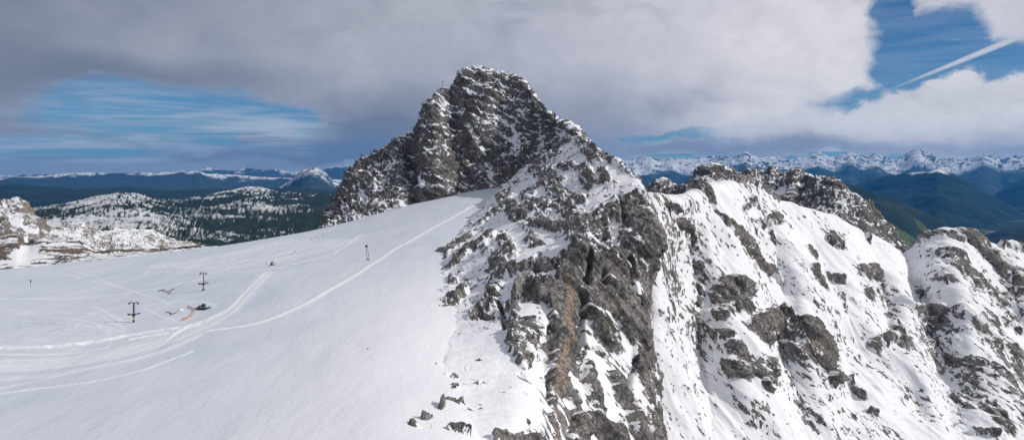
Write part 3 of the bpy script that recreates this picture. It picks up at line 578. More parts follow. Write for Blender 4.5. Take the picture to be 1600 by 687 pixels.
# rock slabs along the left edge of the glacier, with the groomed strip between them
sl = [(-420, 372, 880), (-200, 366, 900), (-60, 368, 930), (0, 366, 940), (15, 362, 945), (28, 362, 950), (37, 376, 940), (44, 381, 930), (52, 374, 950), (68, 368, 960), (80, 373, 965), (100, 371, 970), (125, 374, 975), (145, 386, 970), (160, 391, 960), (200, 391, 960), (240, 390, 965), (290, 386, 975), (340, 384, 985)]
sb = [(-420, 450, 700), (-200, 440, 715), (-60, 428, 725), (0, 421, 735), (12, 420, 738), (24, 418, 742), (33, 417, 746), (42, 416, 750), (54, 415, 755), (68, 414, 760), (84, 412, 765), (104, 410, 772), (128, 407, 780), (148, 404, 788), (165, 403, 800), (205, 400, 815), (245, 396, 830), (290, 391, 845), (340, 386, 860)]
rowsL = [[(c[0], c[1] + 60, c[2] + 260) for c in sl], [(c[0], c[1] + 7, c[2] + 50) for c in sl], sl]
for t in (.25, .5, .75): rowsL.append([lerp3(a, b, t) for a, b in zip(sl, sb)])
rowsL += [sb, [(c[0], c[1] + 14, c[2] - 40) for c in sb], [(c[0], c[1] + 60, c[2] - 60) for c in sb]]
_g, FSL = mountain('rock_slabs', rowsL, caps=[(-200, 395, 8, 385, 24, .6), (0, 372, 35, 372, 10, .8), (0, 405, 10, 392, 10, .5), (62, 378, 140, 385, 9, .8), (72, 390, 130, 395, 10, .6), (55, 405, 100, 400, 8, .45), (130, 392, 240, 391, 6, .75), (240, 389, 310, 386, 4, .9), (50, 376, 56, 374, 5, 1)],
         neg=[(48, 384, 28, 412, 13, 1)], warm=[(-60, 395, 10, 400, 30, .7), (70, 390, 240, 395, 20, .8)], base=-.08, slopew=.8, nz0=.9, disp=.3, mat=mat_rocksnow('brown_slabs', 1.4, (.11, .085, .07), (.26, .20, .165), (.34, .22, .15)), blur=(3, 3), sc=1.5, dips=((1, 0, 0), (0, 1, 0)), aniso=(.4, 1, 1), an_amp=.55, step=1.0)

# pale limestone hills beyond
hc = [(-420, 300, 1500), (-200, 308, 1500), (-60, 316, 1490), (0, 314, 1480), (28, 312, 1470), (40, 317, 1460), (46, 326, 1450), (60, 334, 1440), (68, 347, 1430), (78, 352, 1470), (92, 350, 1560), (112, 345, 1660), (122, 344, 1680), (134, 347, 1690), (147, 357, 1700), (160, 359, 1760), (180, 355, 1900), (210, 356, 1960), (236, 355, 2000), (250, 363, 2000), (275, 373, 1960), (300, 379, 1900), (325, 386, 1850), (360, 398, 1850)]
rowsH = [[(c[0], c[1] + 60, c[2] + 500) for c in hc], [(c[0], c[1] + 6, c[2] + 80) for c in hc], hc,
         [(c[0] - 3, c[1] * .8 + 400 * .2, c[2] * .93) for c in hc], [(c[0] - 6, c[1] * .5 + 398 * .5, c[2] * .83) for c in hc], [(c[0], c[1] * .2 + 400 * .8, c[2] * .70) for c in hc], [(c[0], 440, c[2] * .62) for c in hc]]
mountain('limestone_hills', rowsH, caps=[(-60, 320, 45, 322, 10, .35), (0, 330, 15, 370, 8, .3)], neg=[(20, 340, 50, 360, 9, .35)], warm=[(30, 313, 44, 324, 4, 1), (-60, 330, 300, 380, 60, .35)], led_amt=.15, base=-.02, slopew=1.1, nz0=.8, disp=.7,
         mat=mat_rocksnow('pale_karst', 2.0, (.33, .28, .24), (.52, .46, .40), (.50, .36, .25)), blur=(3, 3), sc=2.2, rough0=.6, an_amp=.6, dips=((.7, 0, -.7), (0, 1, 0)), aniso=(.6, 1, 1), step=1.0)

# ------------------------------------------------------------------ distant country
def band(crest_pts, u0=-420, u1=2020, du=1.3):
    u = np.arange(u0, u1, du); c = np.array(crest_pts, float); return u, np.interp(u, c[:, 0], c[:, 1]), np.interp(u, c[:, 0], c[:, 2])
def far_sheet(name, crest_pts, prof, jag=0, jscale=60, noise=(400, 60), colf=None, u0=-420, u1=2020, du=1.3, rowpx=1.2, mat=None, seed=0, back=(60, .25)):
    """range built from its crest line; prof = [(rows below crest, fraction of distance)...] down to its foot"""
    u, v, Y = band(crest_pts, u0, u1, du)
    def row(dv, fy, fixed=None):
        return np.stack([u, (v + dv) if fixed is None else np.maximum(fixed, v + 1), Y * fy], -1)
    rws = [row(back[0], 1 + back[1]), row(back[0] * .1, 1 + back[1] * .25), row(0, 1)]
    for pr in prof: rws.append(row(pr[0], pr[1], pr[2] if len(pr) > 2 else None))
    R = np.stack(rws, 0)
    seg = [4, 4] + [max(3, int(np.abs(R[k + 1, :, 1] - R[k, :, 1]).mean() / rowpx)) for k in range(2, len(rws) - 1)]
    out = []
    for k, n in enumerate(seg):
        t = (np.arange(n) / n)[:, None, None]; out.append(R[k] * (1 - t) + R[k + 1] * t)
    out.append(R[-1:]); R = np.concatenate(out, 0)
    G = np.stack([(R[..., 0] - 800) * R[..., 2] / F, R[..., 2], (HZ - R[..., 1]) * R[..., 2] / F], -1).astype(np.float32)
    N = normals(G); N[..., :2] *= .6
    r = ridged(G, noise[0], 6, .58, seed + 3, (1, .45, .4)); fade = .35 + .65 * sstep(R[..., 1] - v[None], 0, 10); G2 = G + N * (r * noise[1] * fade)[..., None]
    if jag:   # crest teeth
        cl = np.exp(-((R[..., 1] - v[None]) / 9.0) ** 2); G2[..., 2] += cl * jag * ridged(G * np.array([1, .3, 0], np.float32), jscale, 4, .55, seed + 9)
    N2 = normals(G2); c = colf(G2, N2, R, v, r)
    return grid_obj(name, G2, mat, {'col': c}), G2
def lerpc(a, b, t): return np.array(a, np.float32) * (1 - t[..., None]) + np.array(b, np.float32) * t[..., None]
FOREST = (.008, .020, .016); FOREST2 = (.022, .036, .024); MEADOW = (.075, .10, .035); SNOW = (.82, .84, .88); KARST = (.30, .29, .275); GREY = (.10, .11, .105)

def col_plateau(G, N, R, v, r):
    n = fbm(G, 22, 3, .7, 5) * .75 + fbm(G, 260, 5, .62, 6) * .6; n2 = fbm(G, 1500, 4, .55, 8)
    hill = sstep(n * .75 + n2 * .8 + TOP_BIAS(G), .02, .18)
    c = lerpc(FOREST, FOREST2, sstep(fbm(G, 90, 3, .6, 9), -.3, .4)); w = lerpc(KARST, (.62, .63, .66), sstep(G[..., 2] + n * 70, -330, -190))
    return c * (1 - hill[..., None]) + w * hill[..., None]
def TOP_BIAS(G):
    u, v = 800 + F * G[..., 0] / G[..., 1], G[..., 2]
    b = -.66 + .66 * sstep(v, -350, -205) + .34 * sstep(G[..., 1], 3600, 2300)
    return b - .35 * sstep(G[..., 0] + 0 * v, -2200, 0) * sstep(G[..., 1], 3500, 6000)
pl = [(-420, 330, 5200), (-50, 330, 5200), (50, 326, 5200), (100, 318, 5400), (128, 311, 5500), (150, 306, 5600), (185, 302, 5600), (215, 304, 5600), (240, 311, 5700), (280, 313, 6400), (320, 307, 7000), (355, 299, 7400), (388, 293, 7600), (410, 294, 7600), (430, 300, 7600), (470, 302, 7600), (540, 306, 7600), (700, 312, 7600), (900, 330, 7600), (1200, 420, 7600)]
far_sheet('karst_plateau', pl, [(8, .93), (26, .72), (0, .52, 362), (0, .40, 385), (0, .30, 420), (0, .2, 520)], noise=(330, 48), colf=col_plateau, u1=1200, mat=mat_far('plateau_cover', 40), seed=2)

def col_forest(G, N, R, v, r):
    return lerpc((.006, .018, .018), (.018, .032, .024), sstep(r + .4 * fbm(G, 500, 4, .6, 4), -.2, .8))
far_sheet('forest_hills', [(-420, 296, 13000), (0, 292, 13000), (12, 288, 13000), (60, 292, 13000), (130, 296, 12500), (200, 292, 14000), (260, 300, 13000), (330, 297, 13500), (400, 296, 12500), (460, 294, 12500), (520, 298, 12500), (600, 302, 12500), (900, 310, 12500)],
          [(10, .9), (30, .72), (70, .5)], noise=(2400, 110), colf=col_forest, u1=900, mat=mat_far('forest_cover', 120), seed=5)
def snowcap(z0, z1, dark=(.03, .05, .055), scale=900):
    def f(G, N, R, v, r):
        rel = v[None] - R[..., 1]
        n = fbm(G, scale, 5, .6, 15)
        sp = fbm(G, scale * .22, 4, .65, 19)
        s = sstep(rel + n * 8 + r * 3, z0, z1) * sstep(sp * 1.0 + n * .5 + N[..., 2] * .6 - .25 * (N[..., 0] > .1) + .5 * fbm(G, scale * 3, 2, .5, 91), -.05, .4) * .8
        return lerpc(dark, SNOW, s)
    return f
far_sheet('high_wall_range', [(-420, 284, 21000), (-100, 283, 21000), (0, 280, 21000), (30, 277, 21000), (75, 276, 21000), (110, 273, 21000), (160, 272, 21000), (200, 273, 21000), (260, 272, 21000), (300, 271, 21000), (312, 269, 21000), (322, 274, 21000), (360, 276, 22000), (440, 280, 22000), (470, 282, 22000), (600, 286, 22000), (900, 292, 22000)],
          [(7, .985), (16, .94), (30, .85), (60, .7)], noise=(2600, 170), colf=snowcap(-6, 0, (.035, .055, .07)), u1=900, mat=mat_far('wall_cover', 200), seed=7, jag=30, jscale=900)
far_sheet('lone_snow_mountain', [(400, 320, 17000), (430, 300, 17000), (448, 288, 17000), (462, 277, 17000), (474, 268, 17000), (484, 265, 17000), (496, 266, 17000), (508, 273, 17000), (518, 284, 17000), (545, 297, 17000), (600, 305, 17000)],
          [(6, .985), (16, .96), (34, .9), (60, .82)], noise=(1500, 120), colf=snowcap(-15, -2, (.03, .05, .065)), u0=400, u1=600, du=1.0, mat=mat_far('lone_cover', 200), seed=11, jag=40, jscale=500)
far_sheet('left_snow_range', [(-420, 282, 36000), (200, 276, 36000), (310, 270, 36000), (325, 266, 36000), (340, 267, 36000), (360, 270, 36000), (385, 267, 36000), (400, 267, 36000), (425, 268, 36000), (450, 272, 36000), (500, 270, 36000), (512, 266, 36000), (530, 263, 36000), (545, 264, 36000), (560, 265, 36000), (620, 267, 36000), (700, 262, 36000), (800, 262, 36000), (900, 258, 36000)],
          [(6, .99), (14, .96), (30, .9), (55, .8)], noise=(3500, 260), colf=snowcap(-3, 2, (.04, .06, .075)), u1=900, mat=mat_far('left_range_cover', 300), seed=13, jag=120, jscale=1500)
rr = [(850, 262, 30000), (960, 258, 30000), (985, 256, 30000), (1017, 251, 30000), (1034, 256, 30000), (1049, 253, 30000), (1062, 257, 30000), (1075, 255, 30000), (1097, 252, 30000), (1127, 250, 30000), (1142, 253, 30000), (1156, 249, 30000), (1165, 244, 30000), (1174, 250, 30000), (1190, 253, 30000), (1210, 252, 30000), (1232, 254, 30000), (1249, 253, 30000),
      (1264, 249, 30000), (1278, 245, 30000), (1290, 249, 30000), (1305, 252, 30000), (1320, 248, 30000), (1328, 244, 30000), (1342, 250, 30000), (1356, 251, 30000), (1369, 247, 30000), (1385, 254, 30000), (1400, 254, 30000), (1415, 250, 30000), (1427, 243, 30000), (1436, 241, 30000), (1444, 245, 30000), (1452, 243, 30000), (1462, 251, 30000), (1485, 254, 30000), (1500, 255, 30000), (1520, 252, 30000), (1540, 246, 30000), (1552, 250, 30000), (1565, 254, 30000), (1580, 251, 30000), (1600, 250, 30000), (1700, 252, 30000), (1850, 248, 30000), (2020, 256, 30000)]
far_sheet('right_snow_range', rr, [(5, .985), (12, .95), (22, .90), (36, .82), (70, .7)], noise=(2200, 360), colf=snowcap(-27, -15, (.030, .050, .052), 1100), u0=850, mat=mat_far('right_range_cover', 300), seed=17, jag=170, jscale=900)
far_sheet('horizon_range', [(1300, 266, 38500), (1380, 258, 38500), (1480, 252, 38500), (1500, 251, 38500), (1560, 252, 38500), (1650, 253, 38500), (2020, 258, 38500)], [(8, .99), (40, .97)], noise=(3000, 90), colf=snowcap(5, 9, (.05, .06, .07)), u0=1300, mat=mat_far('horizon_cover', 300), seed=19, jag=40, jscale=2500)
def col_dark(G, N, R, v, r):
    rel = v[None] - R[..., 1]; n = fbm(G, 700, 5, .6, 25)
    c = lerpc((.004, .014, .014), (.016, .030, .022), sstep(n + r * .4, -.1, .7))
    s = sstep(G[..., 2] + n * 130, -150, -60) * sstep(N[..., 2] + n * .3, .2, .5); return c * (1 - s[..., None]) + np.array(SNOW, np.float32) * s[..., None]
far_sheet('forested_mountain', [(1000, 300, 19000), (1180, 300, 19000), (1290, 300, 19000), (1340, 290, 18500), (1380, 278, 18000), (1420, 273, 17500), (1450, 271, 17000), (1466, 267, 16800), (1480, 272, 16600), (1500, 281, 16400), (1530, 298, 16000), (1560, 314, 15700), (1585, 328, 15400), (1600, 338, 15200), (1650, 352, 15000)],
          [(14, .95), (34, .88), (60, .79), (95, .70)], noise=(1900, 210), colf=col_dark, u0=1000, u1=1650, mat=mat_far('forested_cover', 150), seed=23)
far_sheet('right_slope', [(1500, 345, 21000), (1540, 318, 20500), (1562, 300, 20000), (1590, 285, 20000), (1620, 275, 20000), (1750, 266, 20000), (2020, 270, 20000)], [(14, .95), (34, .88), (60, .79), (95, .70)], noise=(2300, 200), colf=col_dark, u0=1500, mat=mat_far('right_slope_cover', 150), seed=29)
def col_hill(G, N, R, v, r):
    n = fbm(G, 420, 5, .6, 35); c = lerpc((.005, .016, .011), (.018, .034, .018), sstep(n, -.3, .5))
    m = sstep(fbm(G, 700, 4, .55, 37) - .1, .0, .08) * sstep(G[..., 2], -400, -520) * sstep(G[..., 0], 5200, 4700)
    g = lerpc((.045, .07, .025), MEADOW, sstep(fbm(G, 150, 2, .5, 39), -.3, .3)); return c * (1 - m[..., None]) + g * m[..., None]
far_sheet('wooded_spur', [(1150, 300, 8600), (1290, 280, 8600), (1320, 289, 8600), (1345, 296, 8650), (1370, 303, 8700), (1400, 314, 8800), (1430, 326, 8900), (1455, 337, 9100), (1480, 352, 9400), (1510, 375, 9600), (1560, 420, 9600)],
          [(14, .95), (34, .88), (60, .82), (95, .75), (170, .66)], noise=(1100, 90), colf=col_hill, u0=1150, u1=1560, mat=mat_far('spur_cover', 90), seed=31)
far_sheet('near_right_hill', [(1490, 395, 9300), (1530, 372, 9300), (1570, 358, 9300), (1600, 352, 9300), (1700, 338, 9300), (1850, 320, 9300), (2020, 315, 9300)], [(14, .95), (34, .88), (80, .8), (170, .7)], noise=(900, 60), colf=col_forest, u0=1490, mat=mat_far('near_hill_cover', 90), seed=37)
# ground sheet reaching past the ranges
xs = np.linspace(-30000, 30000, 420); ys = np.concatenate([np.linspace(-3000, 5000, 20), np.linspace(5100, 20000, 420), np.linspace(20200, 39000, 60)])
X, Yg = np.meshgrid(xs, ys); Zg = np.full_like(X, -1000.0)
GG = np.stack([X, Yg, Zg], -1).astype(np.float32); GG[..., 2] += fbm(GG, 2500, 4, .5, 3) * 40
fld = sstep(fbm(GG, 1300, 5, .6, 43) + .02, -.04, .08); shade = fbm(GG, 300, 3, .6, 45)
cg = lerpc((.006, .018, .011), (.018, .034, .018), sstep(shade, -.3, .4)); mg = lerpc((.035, .055, .022), (.10, .12, .045), sstep(fbm(GG, 350, 3, .6, 47), -.25, .35))
town = sstep(fbm(GG, 120, 2, .5, 49), .42, .55)[..., None] * .7
mg = mg * (1 - town) + np.array((.35, .33, .31), np.float32) * town
grid_obj('ground', GG, mat_far('valley_cover', 90), {'col': cg * (1 - fld[..., None]) + mg * fld[..., None]})

# haze: one closed box of even air round camera and land
bm = bmesh.new(); bmesh.ops.create_cube(bm, size=1.0)
for vtx in bm.verts: vtx.co = Vector((vtx.co.x * 64000, vtx.co.y * 43600 + 18200, -1100 if vtx.co.z < 0 else 1150))
me = bpy.data.meshes.new('haze'); bm.to_mesh(me); bm.free()
hm = bpy.data.materials.new('haze_air'); hm.use_nodes = True; nt = hm.node_tree; nt.nodes.clear()
pv = nt.nodes.new('ShaderNodeVolumePrincipled'); om = nt.nodes.new('ShaderNodeOutputMaterial'); nt.links.new(pv.outputs[0], om.inputs['Volume'])
pv.inputs['Color'].default_value = (.04, .37, 1.0, 1); pv.inputs['Density'].default_value = 1.7e-5; pv.inputs['Anisotropy'].default_value = .1
hz = make_obj('haze', me, hm); hz['kind'] = 'stuff'; hz['label'] = 'thin blue haze over the distant ranges'; hz['category'] = 'haze'


# ------------------------------------------------------------------ things on the mountain
M_STEEL = flat('dark_steel', (.045, .05, .048), .5, .4); M_GREY = flat('grey_steel', (.13, .14, .14), .5, .3); M_YEL = flat('yellow_paint', (.75, .55, .03), .5); M_RED = flat('red_cloth', (.62, .05, .03), .8)
M_BLK = flat('black_paint', (.02, .022, .025), .5); M_WHT = flat('white_paint', (.7, .7, .72), .5); M_ORG = flat('orange_net', (.62, .33, .22), .8); M_GLS = flat('dark_glass', (.02, .03, .04), .1)
M_PALE = flat('pale_green_panel', (.36, .42, .39), .6); M_SNOW = flat('piled_snow', (.84, .85, .87), .6, var=.05); M_SKIN = flat('skin', (.5, .32, .24), .7); M_WOOD = flat('weathered_wood', (.10, .07, .05), .8)
M_BLUE = flat('blue_cloth', (.05, .09, .25), .8); M_OLIVE = flat('olive_cloth', (.30, .33, .06), .8); M_TRO = flat('dark_trousers', (.02, .02, .028), .8); M_ROOF = flat('dark_roof', (.05, .06, .055), .7)
class MB:
    def __init__(s): s.bm = bmesh.new()
    def tube(s, a, b, r1, r2=None, n=10):
        a, b = Vector(a), Vector(b); d = b - a; r2 = r1 if r2 is None else r2
        g = bmesh.ops.create_cone(s.bm, cap_ends=True, segments=n, radius1=r1, radius2=r2, depth=d.length)
        mt = Matrix.Translation((a + b) / 2) @ d.to_track_quat('Z', 'Y').to_matrix().to_4x4()
        bmesh.ops.transform(s.bm, matrix=mt, verts=g['verts']); return s
    def box(s, c, size, bev=.04, rot=None, taper=None):
        g = bmesh.ops.create_cube(s.bm, size=1.0); vs = g['verts']
        for v in vs:
            t = 1.0
            if taper and v.co.z > 0: t = taper
            v.co = Vector((v.co.x * size[0] * t, v.co.y * size[1] * (t if taper else 1), v.co.z * size[2]))
        mt = Matrix.Translation(c) @ (rot.to_4x4() if rot is not None else Matrix.Identity(4))
        bmesh.ops.transform(s.bm, matrix=mt, verts=vs)
        if bev: bmesh.ops.bevel(s.bm, geom=list({e for v in vs for e in v.link_edges}), offset=bev, segments=1, affect='EDGES')
        return s
    def build(s, name, mat, parent=None):
        me = bpy.data.meshes.new(name); s.bm.to_mesh(me); s.bm.free(); return make_obj(name, me, mat, parent)
def thing(name, label, cat, loc, rz=0.0, group=None):
    o = bpy.data.objects.new(name, None); COL.objects.link(o); o.location = loc; o.rotation_euler = (0, 0, rz); tag(o, label, cat, group); return o
def tag(o, label, cat, group=None):
    o['label'] = label; o['category'] = cat
    if group: o['group'] = group
    return o
def at_px(u, v, ref): return Vector(P3(u, v, ref.y))

# lift pylons
def pylon(base, H, rz, label, mast_r, arm_low, arm_top, zlow, sign, splay):
    t = thing('lift_pylon', label, 'lift pylon', base, rz, 'lift pylons standing on the glacier')
    MB().tube((0, 0, -1.5), (0, 0, H), mast_r * 1.15, mast_r * .8, 12).build('mast', M_STEEL, t)
    b = MB().box((0, 0, H - .2), (arm_top, .35, .35))
    for sx in (-1, 1): b.tube((sx * arm_top * .28, 0, H), (sx * arm_top * .3, 0, H + 1.1), .09)
    b.tube((-arm_top * .3, 0, H + 1.0), (-arm_top * .12, 0, H + .2), .07); b.build('top_crossarm', M_STEEL, t)
    for sx in (-1, 1):
        w = MB().box((sx * arm_top * .46, 0, H - .55), (.25, 2.4, .3))
        for k in range(4): w.tube((sx * arm_top * .46 - .2, -1 + k * .66, H - .75), (sx * arm_top * .46 + .2, -1 + k * .66, H - .75), .26, n=12)
        w.build('roller_battery', M_BLK, t)
    MB().box((0, 0, zlow), (arm_low * .62, .9, .35)).box((0, 0, zlow - .5), (arm_low * .24, .7, .8), taper=1.35).build('service_platform', M_STEEL, t)
    MB().tube((-arm_low * .25, 0, zlow - .2), (-arm_low * .5, 0, zlow + .1), .28, .16).box((-arm_low * .36, 0, zlow - .1), (arm_low * .16, .8, .9), .1).build('counterweight', M_BLK, t)
    MB().tube((arm_low * .25, 0, zlow + .1), (arm_low * .52, 0, zlow + .55), .24, .2).box((arm_low * .40, 0, zlow + .45), (arm_low * .2, .7, .6), .1).build('lower_crossarm', M_STEEL, t)
    lad = MB().tube((mast_r + .35, -.3, zlow + .3), (mast_r + .35, -.3, H), .035, n=6).tube((mast_r + .35, .3, zlow + .3), (mast_r + .35, .3, H), .035, n=6)
    k = zlow + .5
    while k < H: lad.tube((mast_r + .35, -.3, k), (mast_r + .35, .3, k), .025, n=5); k += .4
    lad.build('ladder', M_GREY, t)
    if sign: MB().box((.12, -mast_r * 1.25, zlow - 2.4), (.75, .06, 1.3), .02).build('yellow_sign', M_YEL, t)
    if splay:
        f = MB()
        for a in (-2.6, -.5, .6, 2.5): f.tube((0, 0, 1.8), (math.cos(a) * 1.6, math.sin(a) * 1.0, -.4), .16, .14)
        f.build('splayed_foot', M_STEEL, t); MB().box((arm_low * .12, 0, zlow + .45), (1.1, .7, .6), .1).build('junction_box', M_PALE, t)
    else: MB().tube((0, 0, -1), (0, 0, .5), mast_r * 1.5, mast_r * 1.4, 12).build('footing', M_WOOD, t)
    return t
b1 = ground(209, 502); sc1 = b1.y / F
pylon(b1, 31 * sc1, math.radians(8), 'thick dark lift pylon with a small yellow sign on its mast', .45, 19.5 * sc1, 14.5 * sc1, 12.5 * sc1, True, False)
b2 = ground(317.5, 453); sc2 = b2.y / F
pylon(b2, 27.5 * sc2, math.radians(5), 'thinner lift pylon with splayed feet above the parked snow groomer', .26, 16 * sc2, 10.5 * sc2, 11 * sc2, False, True)
# rope from the pylon down to its anchor
ra, rb = at_px(313.5, 429, b2), ground(264, 454) + Vector((0, 0, .6))
c = MB(); pts = [ra.lerp(rb, k / 8) - Vector((0, 0, 2.2 * (k / 8) * (1 - k / 8))) for k in range(9)]
for p, q_ in zip(pts[:-1], pts[1:]): c.tube(p, q_, .05, n=6)
tag(c.build('haul_rope', M_GREY), 'thin dark rope sloping from the farther pylon down to the snow', 'rope')

# A-shaped mast
b3 = ground(575, 404.5); s3 = b3.y / F; t = thing('trestle_mast', 'tall narrow trestle mast with two legs beside the long straight snow track', 'lift mast', b3, 0)
for dx, tx_ in ((-1.2, -3.4), (2.4, -1.4)):
    MB().tube((dx * s3, 0, -1), (tx_ * s3, 0, 21.5 * s3), .17, .14, 8).build('leg', M_STEEL, t)
MB().box((-2.6 * s3, 0, 21.6 * s3), (3.6 * s3, .6, 1.5), .1).tube((-4.2 * s3, 0, 21.6 * s3), (-3.9 * s3, 0, 23.6 * s3), .12).build('head_block', M_BLK, t)
MB().tube((-2.4 * s3, -.3, 22.8 * s3), (-.4 * s3, .3, 23.6 * s3), .12).build('pulley_arm', M_STEEL, t)
MB().tube((-2.4 * s3, .6, .9), (3.2 * s3, -1.2, -.1), .34, .22, 8).build('foot_beam', M_BLK, t)
MB().tube((-1.3 * s3, 0, 7 * s3), (1.5 * s3, 0, 7 * s3), .07, n=6).build('tie_bar', M_STEEL, t)
MB().tube((-2 * s3, 0, 14 * s3), (.3 * s3, 0, 14 * s3), .07, n=6).build('tie_bar', M_STEEL, t)

# snow groomer
b4 = ground(316, 482); g = thing('snow_groomer', 'dark snow groomer with front blade parked beside the cat track', 'snow groomer', b4 + Vector((0, 0, .1)), math.radians(-14))
for sy in (-1, 1):
    tr_ = MB().box((0, sy * 1.45, .55), (4.6, 1.1, .9), .3)
    for k in range(6): tr_.tube((-1.9 + k * .76, sy * 1.45 - .6, .55), (-1.9 + k * .76, sy * 1.45 + .6, .55), .36, n=12)
    tr_.build('track_belt', M_BLK, g)
MB().box((-.4, 0, 1.35), (4.2, 2.1, .7), .12).box((-1.5, 0, 1.9), (1.6, 1.9, .6), .12).build('body', M_GREY, g)
cb = MB().box((.7, 0, 2.35), (1.7, 2.0, 1.5), .15, taper=.82).build('cab', M_GLS, g); MB().box((.7, 0, 3.12), (1.5, 1.75, .12), .04).build('cab_roof', M_STEEL, cb)
MB().box((3.5, 0, .75), (.25, 4.6, 1.1), .06, Matrix.Rotation(-.2, 3, 'Y')).box((3.55, 2.3, .75), (.7, .15, 1.0), .04).box((3.55, -2.3, .75), (.7, .15, 1.0), .04).build('front_blade', M_STEEL, g)
MB().tube((1.8, -.7, .8), (3.4, -.7, .8), .14).tube((1.8, .7, .8), (3.4, .7, .8), .14).build('blade_arm', M_GREY, g)
MB().box((-3.6, 0, .55), (1.0, 4.4, .6), .15).tube((-2.4, 0, 1.0), (-3.5, 0, .7), .2).build('tiller', M_BLK, g)
MB().box((1.65, -.62, 1.35), (.3, .3, .3), .05).build('headlight', M_WHT, g); MB().box((1.65, .62, 1.35), (.3, .3, .3), .05).build('headlight', M_WHT, g)
MB().box((-.3, -1.08, 1.4), (1.7, .06, .35), .02).build('side_stripe', M_WHT, g)

# orange nets
def net(pts, h, label):
    P_ = [ground(*p) for p in spline(pts, 5)]; t = thing('safety_net', label, 'safety net', P_[0], 0, 'orange safety nets on the glacier'); o0 = P_[0]; n = MB()
    for i, (a, b) in enumerate(zip(P_[:-1], P_[1:])):
        a, b = a - o0, b - o0; d = (b - a)
        for k in range(5): n.tube(a + Vector((0, 0, .2 + k * h / 5)), b + Vector((0, 0, .2 + k * h / 5)), .06, n=5)
        for k in range(3):
            q1 = a + d * (k / 3); n.tube(q1 + Vector((0, 0, .15)), q1 + Vector((0, 0, h + .1)), .045, n=5)
        if i % 3 == 0: MB().tube(a - Vector((0, 0, .4)), a + Vector((0, 0, h + .3)), .05, n=6).build('stake', M_WHT, t)
    n.build('mesh', M_ORG, t)
net([(292.5, 478.7), (298.5, 480.7), (302, 484), (301.6, 489.4), (297, 493.5), (289, 497.6), (282.3, 500.5)], 1.25, 'long curved orange net bending round left of the snow groomer')
net([(255, 453), (261, 455.5), (267.5, 458)], 1.1, 'short straight orange net beside a snowy bar, left of the farther pylon')
# bars half buried in the snow
def bar(name, pts, r, mat, label, cat, lift=.25, group=None):
    P_ = [ground(*p) + Vector((0, 0, lift)) for p in pts]; m_ = MB()
    for a, b in zip(P_[:-1], P_[1:]): m_.tube(a, b, r, n=7)
    return tag(m_.build(name, mat), label, cat, group)
bar('steel_bar', [(247.5, 454), (251, 453), (255, 452)], .38, M_WOOD, 'dark stub of bar at the left end of the short orange net', 'steel bar')
bar('steel_bar', [(263.5, 454.5), (268, 452), (273, 449.5)], .22, M_STEEL, 'slanting dark bar right of the short orange net', 'steel bar')
bar('hose', [(260, 486.5), (264, 488), (268, 489.3), (272, 489), (275, 487.5)], .2, M_STEEL, 'dark sagging hose lying inside the curve of the long orange net', 'hose')
bar('steel_bar', [(265, 491), (268.5, 489.5)], .16, M_STEEL, 'tiny dark bar crossing the hose on the snow', 'steel bar', .15)
def pole(u, v, h, r, mat, name, label, cat, group=None, top=None, lean=0):
    b = ground(u, v); t = thing(name, label, cat, b, 0, group); MB().tube((0, 0, -.4), (lean, 0, h), r, r * .8, 8).build('shaft', mat, t)
    if top: MB().tube((lean, 0, h - .2), (lean, 0, h + top[1]), top[0], n=8).build('tip', top[2], t)
    return t
pole(279, 484.5, 1.8, .12, M_WOOD, 'marker_pole', 'short dark pole standing by a little snow heap inside the long net', 'pole')
pole(253.5, 452, 3.2, .06, M_GREY, 'marker_pole', 'thin pale grey pole behind the short orange net', 'pole')
pole(48, 447.5, 4.3, .13, M_GREY, 'marker_pole', 'lone grey pole with a black tip far left on the glacier', 'pole', None, (.42, 1.4, M_BLK))
pole(280.5, 525, 1.3, .11, M_RED, 'piste_marker', 'right one of two tiny red stakes on the cat track', 'piste marker', 'red stakes on the cat track')
pole(271, 528.5, 1.2, .09, M_RED, 'piste_marker', 'left one of two tiny red stakes on the cat track', 'piste marker', 'red stakes on the cat track')
pole(675.5, 667, 1.0, .12, M_YEL, 'yellow_marker', 'small yellow marker post beside the lowest foreground boulders', 'marker post')
def rock(b, size, name, label, cat, seed, mat, group=None):
    bm = bmesh.new(); bmesh.ops.create_icosphere(bm, subdivisions=3, radius=1)
    co = np.array([v.co[:] for v in bm.verts], np.float32); dsp = 1 + .35 * perlin(co * 1.4, seed) + .18 * perlin(co * 3.1, seed + 5)
    for v, k in zip(bm.verts, dsp): v.co = Vector((v.co.x * size[0], v.co.y * size[1], v.co.z * size[2])) * float(k)
    me = bpy.data.meshes.new(name); bm.to_mesh(me); bm.free(); o = make_obj(name, me, mat); o.location = b; return tag(o, label, cat, group)
rock(ground(282, 484), (1.9, 1.2, .8), 'snow_heap', 'small bright heap of snow beside the dark hose', 'snow heap', 3, M_SNOW)
rock(ground(576, 544), (.35, .3, .3), 'stone', 'single dark stone lying alone on the open snow', 'stone', 5, M_WOOD)

# housing on the upper piste
b5 = ground(428, 413.5); s5 = b5.y / F; t = thing('equipment_housing', 'pale green equipment housing on the upper piste with people beside it', 'equipment housing', b5, math.radians(-12))
MB().box((0, 0, 1.5), (6.0 * s5, 3.0, 3.2), .35, taper=.8).build('cover', M_PALE, t); MB().box((0, 0, .15), (6.6 * s5, 3.4, .5), .1).build('skid', M_BLK, t); MB().box((-1.9 * s5, -1.4, 1.2), (1.3, .2, 2.0), .05).build('hatch', M_STEEL, t)

